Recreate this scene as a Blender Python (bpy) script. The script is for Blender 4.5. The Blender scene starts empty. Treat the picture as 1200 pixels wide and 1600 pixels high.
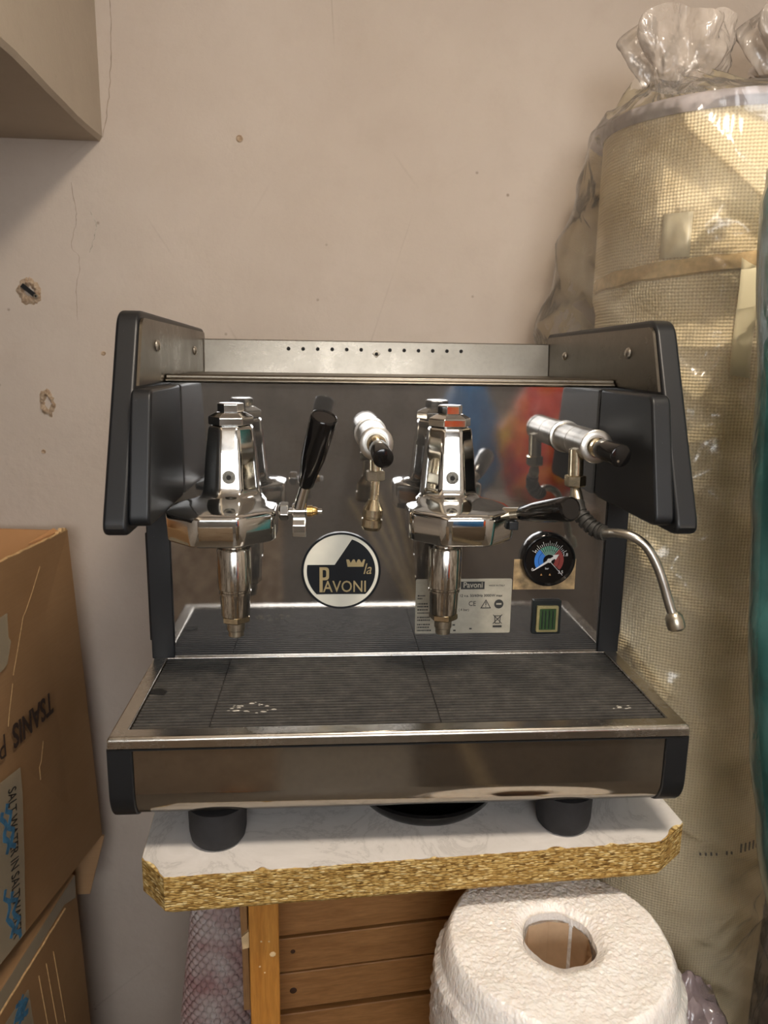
import bpy, bmesh, math, random
from mathutils import Vector, Matrix, noise
random.seed(7)
S = bpy.context.scene
COL = S.collection
PI = math.pi

# ------------------------------------------------------------------ camera
def cam_basis(y, p, r):
    cy, sy, cp, sp = math.cos(y), math.sin(y), math.cos(p), math.sin(p)
    fw = Vector((sy*cp, cy*cp, -sp)); rt = Vector((cy, -sy, 0)); up = rt.cross(fw)
    c, s = math.cos(r), math.sin(r)
    return c*rt + s*up, c*up - s*rt, fw
rt, up, fw = cam_basis(0.0763, 0.2020, 0.0149)
cd = bpy.data.cameras.new('camera')
cam = bpy.data.objects.new('camera', cd); COL.objects.link(cam)
cam.matrix_world = Matrix(((rt.x, up.x, -fw.x, -0.0749), (rt.y, up.y, -fw.y, -0.8474), (rt.z, up.z, -fw.z, 0.348), (0, 0, 0, 1)))
cd.sensor_fit = 'HORIZONTAL'; cd.sensor_width = 36; cd.lens = 36*1169.5/1200
cd.clip_start = 0.02
cd.dof.use_dof = True; cd.dof.focus_distance = 0.86; cd.dof.aperture_fstop = 10.0
S.camera = cam

# ------------------------------------------------------------------ light and exposure
S.view_settings.view_transform = 'Standard'; S.view_settings.look = 'None'
S.view_settings.gamma = 1; S.view_settings.use_curve_mapping = False
S.view_settings.exposure = 0.74
w = bpy.data.worlds.new('world'); S.world = w; w.use_nodes = True
w.node_tree.nodes['Background'].inputs[0].default_value = (0.75, 0.85, 1, 1)
w.node_tree.nodes['Background'].inputs[1].default_value = 0.3
LAMP_POS = (0.19, -0.74, 1.33); LAMP_POWER = 74.0; LAMP_COL = (1.0, 0.87, 0.72)
WINDOW_POWER = 6.5; WINDOW_COL = (0.95, 0.97, 1.0)

# ------------------------------------------------------------------ helpers
def lin(c):
    return tuple((x/12.92 if x <= .04045 else ((x+.055)/1.055)**2.4) for x in (v/255 for v in c))
MATS = {}
class NT:
    def __init__(s, name):
        s.m = bpy.data.materials.new(name); s.m.use_nodes = True; s.t = s.m.node_tree
        s.b = s.t.nodes['Principled BSDF']; s.out = s.t.nodes['Material Output']; MATS[name] = s.m
    def n(s, typ, **kw):
        o = s.t.nodes.new(typ)
        for k, v in kw.items():
            if hasattr(o, k): setattr(o, k, v)
        return o
    def l(s, a, b): s.t.links.new(a, b)
    def coord(s, kind='Object', scale=(1, 1, 1), rot=(0, 0, 0)):
        c = s.n('ShaderNodeTexCoord'); m = s.n('ShaderNodeMapping')
        m.inputs['Scale'].default_value = scale; m.inputs['Rotation'].default_value = rot
        s.l(c.outputs[kind], m.inputs[0]); return m.outputs[0]
    def noise(s, vec, scale, detail=4, rough=.55, dist=0):
        o = s.n('ShaderNodeTexNoise'); s.l(vec, o.inputs['Vector'])
        o.inputs['Scale'].default_value = scale; o.inputs['Detail'].default_value = detail
        o.inputs['Roughness'].default_value = rough; o.inputs['Distortion'].default_value = dist
        return o.outputs['Fac']
    def voro(s, vec, scale, feature='F1', out='Distance'):
        o = s.n('ShaderNodeTexVoronoi', feature=feature); s.l(vec, o.inputs['Vector'])
        o.inputs['Scale'].default_value = scale; return o.outputs[out]
    def ramp(s, fac, stops):
        o = s.n('ShaderNodeValToRGB'); s.l(fac, o.inputs[0]); e = o.color_ramp.elements
        while len(e) < len(stops): e.new(.5)
        for i, (p, c) in enumerate(stops):
            e[i].position = p; e[i].color = (*lin(c), 1) if len(c) == 3 else c
        return o.outputs[0]
    def val(s, fac, a, b, lo=0.3, hi=0.7):
        o = s.n('ShaderNodeMapRange'); s.l(fac, o.inputs[0])
        o.inputs[1].default_value = lo; o.inputs[2].default_value = hi
        o.inputs[3].default_value = a; o.inputs[4].default_value = b; return o.outputs[0]
    def math(s, op, a, b=None):
        o = s.n('ShaderNodeMath', operation=op)
        for i, x in enumerate((a, b)):
            if x is None: continue
            if isinstance(x, (int, float)): o.inputs[i].default_value = x
            else: s.l(x, o.inputs[i])
        return o.outputs[0]
    def mix(s, fac, a, b):
        o = s.n('ShaderNodeMix', data_type='RGBA')
        if isinstance(fac, (int, float)): o.inputs[0].default_value = fac
        else: s.l(fac, o.inputs[0])
        for i, x in ((6, a), (7, b)):
            if isinstance(x, tuple): o.inputs[i].default_value = (*lin(x), 1)
            else: s.l(x, o.inputs[i])
        return o.outputs[2]
    def bump(s, h, strength=.3, dist=.002, target=None):
        o = s.n('ShaderNodeBump'); s.l(h, o.inputs['Height'])
        o.inputs['Strength'].default_value = strength; o.inputs['Distance'].default_value = dist
        s.l(o.outputs[0], (target or s.b).inputs['Normal']); return o
    def set(s, **kw):
        for k, v in kw.items():
            k = {'color': 'Base Color', 'rough': 'Roughness', 'metal': 'Metallic', 'spec': 'Specular IOR Level', 'coat': 'Coat Weight', 'sss': 'Subsurface Weight', 'trans': 'Transmission Weight', 'alpha': 'Alpha'}.get(k, k)
            i = s.b.inputs[k]
            if hasattr(v, 'is_linked'): s.l(v, i)
            elif k == 'Base Color': i.default_value = (*lin(v), 1)
            else: i.default_value = v
        return s

def simple(name, col, rough=.5, metal=0, var=0, scale=60, bump=0, bscale=400, spec=.5, dist=.0006):
    t = NT(name); v = t.coord()
    if var:
        f = t.noise(v, scale, 5)
        lo = tuple(max(0, c*(1-var)) for c in col); hi = tuple(min(255, c*(1+var)) for c in col)
        t.set(color=t.ramp(f, [(.3, lo), (.7, hi)]))
    else: t.set(color=col)
    t.set(rough=rough, metal=metal, spec=spec)
    if bump: t.bump(t.noise(v, bscale, 3), bump, dist)
    return t.m

# ---- materials of the machine
def steel(name, col, r0, r1, sx=(1, 1, 1), spots=.0):
    t = NT(name); v = t.coord(); vb = t.coord(scale=sx)
    f = t.noise(v, 9, 7, .7); f2 = t.noise(vb, 220, 3, .6); f3 = t.noise(v, 160, 4, .7)
    rr = t.math('ADD', t.val(f, r0, r1, .32, .68), t.val(f2, 0, .02 if spots else .05, .3, .7))
    t.set(color=t.mix(t.val(f3, 0, .22, .45, .75), col, tuple(c*.72 for c in col)), metal=1-spots, rough=rr)
    t.bump(f2, .02 if spots else .06, .0003)
    return t.m
steel('panel_steel', (166, 164, 162), .012, .06, (1, 1, 6), .10)
steel('tray_steel', (196, 190, 180), .14, .30, (1, 12, 12))
steel('front_steel', (164, 156, 144), .04, .11, (1, 12, 12), .06)
steel('brushed_steel', (116, 110, 100), .22, .36, (.6, 14, 14))
t = NT('chrome'); v = t.coord(); t.set(color=(226, 226, 224), metal=1, rough=t.val(t.noise(v, 60, 5, .7), .035, .12)); t.bump(t.noise(v, 300, 3), .03, .0003)
t = NT('worn_chrome'); v = t.coord(); f = t.noise(t.coord(scale=(1, 1, .12)), 380, 4, .75)
t.set(color=t.ramp(f, [(.38, (140, 134, 124)), (.55, (214, 210, 202))]), metal=1, rough=t.val(f, .26, .07, .4, .6))
simple('gunmetal', (92, 88, 80), .4, 1, .2, 300)
simple('nickel', (206, 192, 164), .24, 1, .12, 150, .1, 600)
simple('dull_nickel', (190, 182, 165), .33, 1, .1, 150)
simple('brass', (190, 158, 100), .35, 1, .15, 200)
simple('tap_steel', (196, 192, 184), .3, 1, .12, 40)
t = NT('black_plastic'); v = t.coord(); t.set(color=t.ramp(t.voro(v, 90), [(.0, (84, 86, 90)), (.05, (19, 21, 24))]), rough=.42); t.bump(t.noise(v, 1500, 2), .12, .0003)
simple('black_gloss', (20, 19, 19), .13, 0, .1, 60)
simple('black_rubber', (30, 30, 33), .75, 0, .15, 80, .2, 700)
simple('wand_rubber', (48, 46, 42), .6, 0, .1)
simple('dark_hole', (12, 11, 10), .8)
t = NT('mat_rubber'); v = t.coord(); f = t.noise(v, 55, 8, .75)
t.set(color=t.ramp(f, [(.35, (52, 50, 48)), (.6, (76, 73, 69)), (.78, (110, 105, 98))]), rough=.62); t.bump(t.noise(v, 900, 3), .25, .0005)
simple('lime_crust', (165, 160, 150), .9, 0, .2, 300, .5, 900)
simple('badge_white', (222, 220, 206), .3, 0, .03, 30)
simple('badge_black', (16, 21, 27), .28)
simple('badge_gold', (176, 158, 116), .38, .3)
simple('dial_black', (13, 14, 17), .35)
simple('dial_white', (222, 222, 220), .5)
simple('dial_blue', (40, 112, 196), .5)
simple('dial_green', (38, 112, 88), .5)
simple('dial_red', (140, 52, 44), .5)
simple('dial_amber', (196, 150, 90), .5)
simple('plate_silver', (168, 163, 148), .48, .15, .08, 50)
simple('plate_ink', (46, 46, 44), .6)
simple('residue', (160, 136, 100), .45, .25, .25, 80, .2, 400)
simple('switch_frame', (24, 30, 30), .35)
simple('switch_rim', (150, 140, 98), .3, 0, .1)
t = NT('switch_lens'); t.set(color=(58, 84, 52), rough=.12, coat=.6)
# ---- surroundings
def plaster(name, a, b, c):
    t = NT(name); v = t.coord()
    f = t.noise(v, 2.2, 6, .6); f2 = t.noise(v, 16, 8, .7); sp = t.voro(v, 26)
    base = t.ramp(f, [(.35, a), (.65, b)])
    base = t.mix(t.val(f2, 0, .25, .5, .75), base, c)
    spots = t.val(sp, .7, 0, .03, .09)
    gate = t.val(t.noise(v, 11, 2), 0, 1, .54, .6)
    base = t.mix(t.math('MULTIPLY', spots, gate), base, (120, 104, 88))
    crack = t.val(t.voro(t.coord(scale=(1.2, 1, .6)), 2.4, 'DISTANCE_TO_EDGE'), .3, 0, .0, .005)
    base = t.mix(t.math('MULTIPLY', crack, t.val(t.noise(v, 3.1, 2), 0, 1, .5, .62)), base, (128, 112, 96))
    t.set(color=base, rough=.8, spec=.25)
    h = t.math('ADD', t.math('MULTIPLY', t.noise(v, 7, 3), 2.5), t.noise(v, 70, 5, .65))
    t.bump(h, .28, .004); return t.m
plaster('wall_plaster', (184, 170, 156), (196, 183, 170), (172, 157, 142))
plaster('beam_plaster', (180, 168, 152), (190, 178, 162), (168, 154, 138))
simple('ceiling_paint', (205, 196, 184), .85, 0, .04, 6)
simple('side_paint', (186, 176, 164), .85, 0, .06, 6)
simple('rear_paint', (150, 146, 142), .85, 0, .1, 6)
t = NT('floor_tile'); v = t.coord(); t.set(color=t.ramp(t.noise(v, 40, 8, .75), [(.35, (96, 88, 78)), (.65, (132, 122, 108))]), rough=.5)
t = NT('hole_crumble'); v = t.coord(); t.set(color=t.ramp(t.noise(v, 120, 6, .8), [(.35, (150, 118, 88)), (.6, (206, 184, 158))]), rough=.95); t.bump(t.noise(v, 200, 6, .8), .8, .004)
simple('crack_shade', (148, 132, 116), .95, 0, .1, 60)
simple('pencil', (164, 158, 144), .9, 0, .2, 200)
simple('lamp_metal', (210, 205, 196), .4)
t = NT('lamp_glow'); t.set(color=(255, 255, 255)); t.b.inputs['Emission Color'].default_value = (*LAMP_COL, 1); t.b.inputs['Emission Strength'].default_value = LAMP_POWER
t = NT('daylight_glass'); t.set(color=(255, 255, 255), rough=.2); t.b.inputs['Emission Color'].default_value = (*WINDOW_COL, 1); t.b.inputs['Emission Strength'].default_value = WINDOW_POWER
# particle board
t = NT('chipboard'); v = t.coord(scale=(190, 190, 620)); wv_ = t.n('ShaderNodeMixRGB'); wv_.inputs[0].default_value = .12
nn_ = t.n('ShaderNodeTexNoise'); t.l(v, nn_.inputs['Vector']); nn_.inputs['Scale'].default_value = .8; t.l(v, wv_.inputs[1]); wv_.blend_type = 'ADD'; t.l(nn_.outputs['Color'], wv_.inputs[2])
vc = t.n('ShaderNodeTexVoronoi'); t.l(wv_.outputs[0], vc.inputs['Vector']); vc.inputs['Scale'].default_value = 1.0
bw_ = t.n('ShaderNodeSeparateColor'); t.l(vc.outputs['Color'], bw_.inputs[0])
big = t.noise(t.coord(), 45, 3)
c = t.ramp(bw_.outputs[0], [(.0, (104, 76, 34)), (.16, (156, 122, 64)), (.5, (184, 150, 86)), (.8, (204, 174, 110)), (1, (232, 210, 154))])
c = t.mix(t.val(vc.outputs['Distance'], 0, .75, .45, .9), c, (104, 76, 34))
c = t.mix(t.val(big, 0, .35, .5, .7), c, (150, 112, 54)); t.set(color=c, rough=.9, spec=.2)
t.bump(t.math('ADD', bw_.outputs[1], t.math('MULTIPLY', vc.outputs['Distance'], -1.2)), .7, .002)
t = NT('marble_laminate'); v = t.coord(); f = t.noise(v, 9, 9, .68, 1.6)
ve = t.n('ShaderNodeMath', operation='ABSOLUTE'); t.l(t.math('SUBTRACT', f, .5), ve.inputs[0])
c = t.ramp(ve.outputs[0], [(0, (200, 196, 192)), (.025, (218, 214, 210)), (.2, (228, 224, 221))])
t.set(color=c, rough=.28)
simple('laminate_edge', (120, 100, 78), .8)
def wood(name, a, b, rot=(0, 0, 0), sc=(3, 40, 40)):
    t = NT(name); v = t.coord(scale=sc, rot=rot); f = t.noise(v, 2.5, 6, .6, .8); g = t.noise(t.coord(scale=tuple(x*4 for x in sc)), 3, 3)
    t.set(color=t.mix(t.val(g, 0, .35), t.ramp(f, [(.3, a), (.7, b)]), tuple(x*.7 for x in a)), rough=.5); t.bump(g, .15, .001); return t.m
wood('plank_wood', (140, 96, 52), (172, 124, 74))
wood('post_wood', (164, 106, 38), (196, 138, 62), sc=(40, 40, 4))
wood('lath_wood', (132, 96, 58), (160, 120, 78), sc=(40, 40, 4))
simple('raw_wood', (212, 184, 140), .8, 0, .1, 80)
simple('knot_wood', (62, 36, 18), .6)
t = NT('cardboard'); v = t.coord(); f = t.noise(v, 5, 6, .6); g = t.noise(t.coord(scale=(1, 1, 30)), 14, 3)
t.set(color=t.mix(t.val(g, 0, .2), t.ramp(f, [(.3, (146, 112, 76)), (.7, (162, 128, 92))]), (128, 96, 64)), rough=.72, spec=.3); t.bump(t.coord and t.noise(v, 30, 4), .15, .003)
simple('cardboard_edge', (204, 168, 118), .9, 0, .12, 200)
simple('cardboard_inner', (190, 140, 92), .85, 0, .05, 8)
simple('box_ink', (52, 36, 28), .75)
t = NT('packing_tape'); t.set(color=(186, 176, 152), rough=.18, alpha=.42); t.bump(t.noise(t.coord(), 60, 4), .4, .002)
simple('blue_ink', (62, 112, 146), .6, 0, .2, 90)
simple('marker_ink', (28, 24, 24), .6)
# burlap with a woven uv grid
t = NT('burlap'); uv = t.n('ShaderNodeUVMap'); sep = t.n('ShaderNodeSeparateXYZ'); 
nz = t.n('ShaderNodeTexNoise'); t.l(uv.outputs[0], nz.inputs['Vector']); nz.inputs['Scale'].default_value = 30
vadd = t.n('ShaderNodeMixRGB'); vadd.inputs[0].default_value = .0025; t.l(uv.outputs[0], vadd.inputs[1]); t.l(nz.outputs['Color'], vadd.inputs[2])
t.l(vadd.outputs[0], sep.inputs[0])
def wv(o, freq): return t.math('SINE', t.math('MULTIPLY', o, freq))
P = 2*PI/.0044
a = wv(sep.outputs[0], P); b = wv(sep.outputs[1], P)
hole = t.math('MAXIMUM', a, b)          # low only where both threads are absent
v = t.coord(); big = t.noise(v, 6, 4)
c = t.ramp(big, [(.3, (242, 224, 180)), (.7, (249, 235, 200))])
thread = t.noise(t.coord(scale=(1, 1, 60)), 18, 3)
c = t.mix(t.val(thread, 0, .25, .45, .75), c, (222, 202, 164))
c = t.mix(t.val(hole, .34, 0, -.55, .25), c, (186, 158, 118))
t.set(color=c, rough=.9, spec=.1, **{'Sheen Weight': .2}); t.bump(t.math('ADD', a, b), .5, .0012)
simple('burlap_rim', (176, 168, 170), .8, 0, .08, 60)
simple('burlap_fold', (206, 180, 132), .8, 0, .08, 120, .3, 600)
simple('shiny_tape', (248, 236, 204), .22, 0, .04, 60, .3, 60)
simple('paper_strip', (236, 226, 190), .6)
simple('ink_smudge', (112, 104, 96), .9)
# clear film: mostly transparent, a little milky, glossy wrinkles
def film(name, tint, milk, gloss, bs=26, bst=.6):
    t = NT(name); t.t.nodes.remove(t.b)
    tr = t.n('ShaderNodeBsdfTransparent'); tr.inputs[0].default_value = (*lin((255, 254, 253)), 1)
    df = t.n('ShaderNodeBsdfPrincipled'); df.inputs['Base Color'].default_value = (*lin(tint), 1); df.inputs['Roughness'].default_value = .3
    gl = t.n('ShaderNodeBsdfGlossy'); gl.inputs['Roughness'].default_value = .16
    v = t.coord(); h = t.math('ADD', t.noise(t.coord(scale=(1, 1, .6), rot=(.0, .6, 0)), bs, 3, .5, 1.2), t.math('MULTIPLY', t.voro(v, bs*.8, 'DISTANCE_TO_EDGE'), .8))
    bp = t.n('ShaderNodeBump'); t.l(h, bp.inputs['Height']); bp.inputs['Strength'].default_value = bst; bp.inputs['Distance'].default_value = .012
    for x in (df, gl): t.l(bp.outputs[0], x.inputs['Normal'])
    m1 = t.n('ShaderNodeMixShader'); t.l(tr.outputs[0], m1.inputs[1]); t.l(df.outputs[0], m1.inputs[2])
    t.l(t.val(t.noise(v, 12, 4), milk*.5, milk*1.5, .3, .7), m1.inputs[0])
    fr = t.n('ShaderNodeFresnel'); fr.inputs[0].default_value = 1.45; t.l(bp.outputs[0], fr.inputs['Normal'])
    m2 = t.n('ShaderNodeMixShader'); t.l(t.math('MINIMUM', t.math('MULTIPLY', fr.outputs[0], gloss), .9), m2.inputs[0]); t.l(m1.outputs[0], m2.inputs[1]); t.l(gl.outputs[0], m2.inputs[2])
    t.l(m2.outputs[0], t.out.inputs[0]); return t.m
film('clear_film', (250, 244, 232), .08, 1.25, 10, .7)
film('tuft_film', (200, 188, 176), .55, 1.1, 30, .6)
film('teal_film', (120, 190, 186), .35, 1.2, 14, .4)
film('mauve_film', (178, 160, 164), .7, 1.6, 16, .8)
film('grey_film', (170, 158, 150), .6, 1.6, 30)
t = NT('bubble_film'); v = t.coord(); f = t.noise(v, 60, 5, .7)
t.set(color=t.ramp(f, [(.3, (238, 232, 228)), (.7, (252, 249, 246))]), rough=.2, spec=.6, sss=.6); t.b.inputs['Subsurface Radius'].default_value = (.02, .018, .016)
t.bump(t.math('ADD', t.voro(t.coord(scale=(1, 1, .5)), 330), t.noise(v, 420, 2)), .4, .0016)
t = NT('pink_bubble_film'); v = t.coord(); t.set(color=t.ramp(t.noise(v, 22, 3), [(.35, (176, 140, 138)), (.65, (204, 192, 188))]), rough=.12, spec=.8, trans=.25); t.b.inputs['IOR'].default_value = 1.2
simple('core_card', (196, 166, 134), .85, 0, .06, 40)
t = NT('teal_fabric'); v = t.coord(); t.set(color=t.ramp(t.noise(v, 14, 5), [(.3, (10, 118, 120)), (.7, (40, 160, 158))]), rough=.55)
t = NT('red_foil'); v = t.coord(); f = t.noise(v, 7, 3, .5, .8)
t.set(color=t.ramp(f, [(.32, (206, 30, 60)), (.45, (228, 64, 40)), (.55, (240, 130, 50)), (.66, (236, 196, 40)), (.75, (206, 30, 50))]), rough=.3); t.bump(t.noise(v, 30, 4), .6, .01)
t = NT('blue_foil'); v = t.coord(); t.set(color=t.ramp(t.noise(v, 8, 4), [(.3, (30, 96, 168)), (.7, (70, 150, 214))]), rough=.3); t.bump(t.noise(v, 30, 4), .6, .01)
t = NT('terrazzo'); v = t.coord(); t.set(color=t.ramp(t.voro(v, 60, out='Color'), [(.2, (150, 128, 106)), (.8, (226, 206, 180))]), rough=.5)
simple('grey_card', (122, 108, 92), .8, 0, .08, 8)
simple('straw', (222, 208, 176), .7, 0, .1, 40)

def link(name, me, mat, parent=None, smooth=40, bevel=0, seg=2):
    o = bpy.data.objects.new(name, me); COL.objects.link(o)
    if mat: me.materials.append(MATS[mat])
    if smooth is not None:
        me.polygons.foreach_set('use_smooth', [True]*len(me.polygons)); me.set_sharp_from_angle(angle=math.radians(smooth))
    if bevel:
        m = o.modifiers.new('bevel', 'BEVEL'); m.width = bevel; m.segments = seg; m.limit_method = 'ANGLE'; m.angle_limit = math.radians(28); m.harden_normals = True
    if parent: o.parent = parent
    return o
class MB:
    def __init__(s): s.v = []; s.f = []
    def add(s, vs, fs):
        k = len(s.v); s.v += [tuple(x) for x in vs]; s.f += [tuple(i+k for i in f) for f in fs]; return s
    def box(s, x0, x1, y0, y1, z0, z1):
        vs = [(x, y, z) for z in (z0, z1) for y in (y0, y1) for x in (x0, x1)]
        return s.add(vs, [(0, 2, 3, 1), (4, 5, 7, 6), (0, 1, 5, 4), (2, 6, 7, 3), (0, 4, 6, 2), (1, 3, 7, 5)])
    def loft(s, rings, cap0=True, cap1=True, closed=True):
        n = len(rings[0]); vs = [p for r in rings for p in r]; fs = []
        for i in range(len(rings)-1):
            for j in range(n if closed else n-1):
                a = i*n+j; b = i*n+(j+1) % n; fs.append((a, b, b+n, a+n))
        if cap0: fs.append(tuple(range(n))[::-1])
        if cap1: fs.append(tuple((len(rings)-1)*n+j for j in range(n)))
        return s.add(vs, fs)
    def lathe(s, p0, p1, prof, n=32, rot=0, cap0=True, cap1=True):
        """prof: (distance along p0->p1, radius)"""
        p0 = Vector(p0); d = (Vector(p1)-p0).normalized()
        u = d.orthogonal().normalized() if abs(d.z) < .999 else Vector((1, 0, 0)); u = (u - d*u.dot(d)).normalized(); w_ = d.cross(u)
        rings = [[p0+d*h+(u*math.cos(rot+2*PI*k/n)+w_*math.sin(rot+2*PI*k/n))*r for k in range(n)] for h, r in prof]
        return s.loft(rings, cap0, cap1)
    def tube(s, pts, rad, n=14, cap=True):
        pts = [Vector(p) for p in pts]; rings = []; u = None
        for i, p in enumerate(pts):
            d = (pts[min(i+1, len(pts)-1)]-pts[max(i-1, 0)]).normalized()
            u = (d.orthogonal() if u is None else u - d*u.dot(d)).normalized(); w_ = d.cross(u)
            r = rad[i] if isinstance(rad, (list, tuple)) else rad
            rings.append([p+(u*math.cos(2*PI*k/n)+w_*math.sin(2*PI*k/n))*r for k in range(n)])
        return s.loft(rings, cap, cap)
    def prism(s, poly, d, axis):
        """poly of 3-d points, extruded by vector d"""
        d = Vector(d); a = [Vector(p) for p in poly]
        return s.loft([a, [p+d for p in a]])
    def mesh(s, name, fix=True):
        me = bpy.data.meshes.new(name); me.from_pydata(s.v, [], s.f)
        if fix:
            bm = bmesh.new(); bm.from_mesh(me); bmesh.ops.recalc_face_normals(bm, faces=bm.faces); bm.to_mesh(me); bm.free()
        me.update(); return me
    def build(s, name, mat, parent=None, smooth=40, bevel=0, seg=2, fix=True):
        return link(name, s.mesh(name, fix), mat, parent, smooth, bevel, seg)
def spline(pts, n=8):
    P = [Vector(p) for p in pts]; P = [2*P[0]-P[1]]+P+[2*P[-1]-P[-2]]; out = []
    for i in range(1, len(P)-2):
        for k in range(n):
            t = k/n; a, b, c, d = P[i-1:i+3]
            out.append(.5*((2*b)+(c-a)*t+(2*a-5*b+4*c-d)*t*t+(3*b-a-3*c+d)*t**3))
    return out+[P[-2]]
def rounded(poly, r, n=6):
    """round the corners of a 2-d polygon; r a number or one per corner"""
    out = []; m = len(poly)
    for i in range(m):
        p = Vector(poly[i]); a = Vector(poly[i-1]); b = Vector(poly[(i+1) % m]); rr = r[i] if isinstance(r, (list, tuple)) else r
        if rr <= 0: out.append(tuple(p)); continue
        d0 = (a-p).normalized(); d1 = (b-p).normalized(); q0 = p+d0*rr; q1 = p+d1*rr
        for k in range(n+1):
            t = k/n; out.append(tuple((1-t)**2*q0+2*t*(1-t)*p+t*t*q1))
    return out
def thing(name, label, cat, loc=(0, 0, 0), group=None):
    o = bpy.data.objects.new(name, None); COL.objects.link(o); o.location = loc; o.empty_display_size = .05
    return tag(o, label, cat, group)
def tag(o, label, cat, group=None, kind=None):
    o['label'] = label; o['category'] = cat
    if group: o['group'] = group
    if kind: o['kind'] = kind
    return o
def struct(o): o['kind'] = 'structure'; return o
def sub(mesh_obj, name, mb, mat, **kw): return mb.build(name, mat, mesh_obj, **kw)
def text(name, body, size, mat, parent, origin, right, upv, ext=.0002, sx=1.0, shear=0, align='CENTER', bold=0):
    cu = bpy.data.curves.new(name, 'FONT'); cu.body = body; cu.size = size; cu.extrude = ext; cu.shear = shear; cu.align_x = align; cu.offset = bold; cu.resolution_u = 3
    o = bpy.data.objects.new(name, cu); COL.objects.link(o)
    me = bpy.data.meshes.new_from_object(o.evaluated_get(bpy.context.evaluated_depsgraph_get()))
    bpy.data.objects.remove(o); bpy.data.curves.remove(cu)
    r = Vector(right).normalized()*sx; u = Vector(upv).normalized(); nn = r.normalized().cross(u)
    M = Matrix(((r.x, u.x, nn.x, origin[0]), (r.y, u.y, nn.y, origin[1]), (r.z, u.z, nn.z, origin[2]), (0, 0, 0, 1)))
    me.transform(M); me.materials.clear()
    return link(name, me, mat, parent, None)
def nz(*p): return noise.noise(Vector(p))

# ================================================================== the room
WY = 0.50; FZ = -1.12; CZ = 1.66; LX, RX, BY = -1.35, 1.35, -3.0
n = 60
wb = MB().box(LX-.1, RX+.1, WY, WY+.12, FZ-.05, CZ+.1).build('wall_back', 'wall_plaster', smooth=None); struct(wb)
struct(MB().box(LX-.1, LX, BY, WY, FZ-.05, CZ+.1).build('wall_left', 'side_paint', smooth=None))
struct(MB().box(RX, RX+.1, BY, WY, FZ-.05, CZ+.1).build('wall_right', 'side_paint', smooth=None))
struct(MB().box(LX-.1, RX+.1, BY-.1, WY+.12, FZ-.1, FZ).build('floor', 'floor_tile', smooth=None))
struct(MB().box(LX-.1, RX+.1, BY-.1, WY+.12, CZ, CZ+.1).build('ceiling', 'ceiling_paint', smooth=None))
# rear wall with a window opening
WX0, WX1, WZ0, WZ1 = -0.85, 0.80, 0.30, 1.25
m = MB().box(LX-.1, RX+.1, BY-.1, BY, FZ, WZ0).box(LX-.1, RX+.1, BY-.1, BY, WZ1, CZ).box(LX-.1, WX0, BY-.1, BY, WZ0, WZ1).box(WX1, RX+.1, BY-.1, BY, WZ0, WZ1)
struct(m.build('wall_rear', 'rear_paint', smooth=None))
win = struct(MB().box(WX0, WX1, BY-.02, BY+.015, WZ0-.0, WZ0+.04).box(WX0, WX1, BY-.02, BY+.015, WZ1-.04, WZ1).box(WX0, WX0+.04, BY-.02, BY+.015, WZ0, WZ1).box(WX1-.04, WX1, BY-.02, BY+.015, WZ0, WZ1).box(-.045, -.005, BY-.02, BY+.015, WZ0, WZ1).build('window_1', 'lamp_metal', smooth=None))
for a_, b_ in ((WX0+.04, -.045), (-.005, WX1-.04)):
    MB().box(a_, b_, BY-.014, BY-.006, WZ0+.04, WZ1-.04).build('pane', 'daylight_glass', win, smooth=None)
# plastered beam running out from the wall, slightly ragged lower arris
m = MB(); rings = []
for i in range(61):
    y = BY + (WY-BY)*i/60; j = .004*nz(y*30, 1, 2)+.003*nz(y*9, 4, 2); 
    rings.append([(LX, y, .688+j*.3), (-.447+j, y, .688+j*.3), (-.442+j*.5, y, .694+j), (-.441+.003*nz(y*4, 8, 1), y, CZ), (LX, y, CZ)])
m.loft(rings); struct(m.build('trim_1', 'beam_plaster', smooth=25))
# plaster damage: crumbled rings with a dark bar standing in for the shaded slot
def crater(x, z, rx, rz, slot, seed):
    m = MB(); rings = []
    for r, h in ((1.25, -.001), (1.0, .0035), (.8, .005), (.55, .001), (.3, -.002)):
        ring = []
        for k in range(56):
            a_ = 2*PI*k/56; q = r*(1+.35*nz(math.cos(a_)*1.7+seed, math.sin(a_)*1.7, r)+.22*nz(math.cos(a_)*6+seed, math.sin(a_)*6, r*2)); hh = h+(.003*nz(k*.9, seed, r*3) if r < 1.2 else 0)
            ring.append((x+rx*q*math.cos(a_), WY-hh, z+rz*q*math.sin(a_)))
        rings.append(ring)
    o = m.loft(rings, False, True).build('plaster_hole', 'hole_crumble', wb, smooth=60)
    if slot:
        d = Vector((.55, 0, -.45)).normalized(); s_ = Vector((.3, 0, .37)).normalized()*.0035; c = Vector((x+.002, WY-.004, z+.001))
        MB().prism([c-d*.014-s_, c+d*.016-s_, c+d*.016+s_, c-d*.014+s_], (0, -.003, 0), 0).build('dark_slot', 'dark_hole', o, smooth=None)
        MB().tube([c+d*.014+Vector((.003*math.cos(a_), -.003, .003*math.sin(a_))) for a_ in [k*PI/4 for k in range(9)]], .001, 6).build('eyelet', 'dull_nickel', o)
crater(-.576, .450, .017, .017, True, 3.1)
crater(-.559, .264, .011, .019, False, 8.2)
for (px, pz, r) in ((-.572, .18, .004), (-.22, .70, .006), (-.46, .35, .004)):
    MB().loft([[(px+r*q*math.cos(a_)*(1+.3*nz(a_, px*9, 1)), WY-h, pz+r*q*math.sin(a_)) for a_ in [2*PI*k/12 for k in range(12)]] for q, h in ((1, .0), (.8, .002), (.3, .0005))], False, True).build('plaster_chip', 'hole_crumble', wb, smooth=60)

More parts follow.
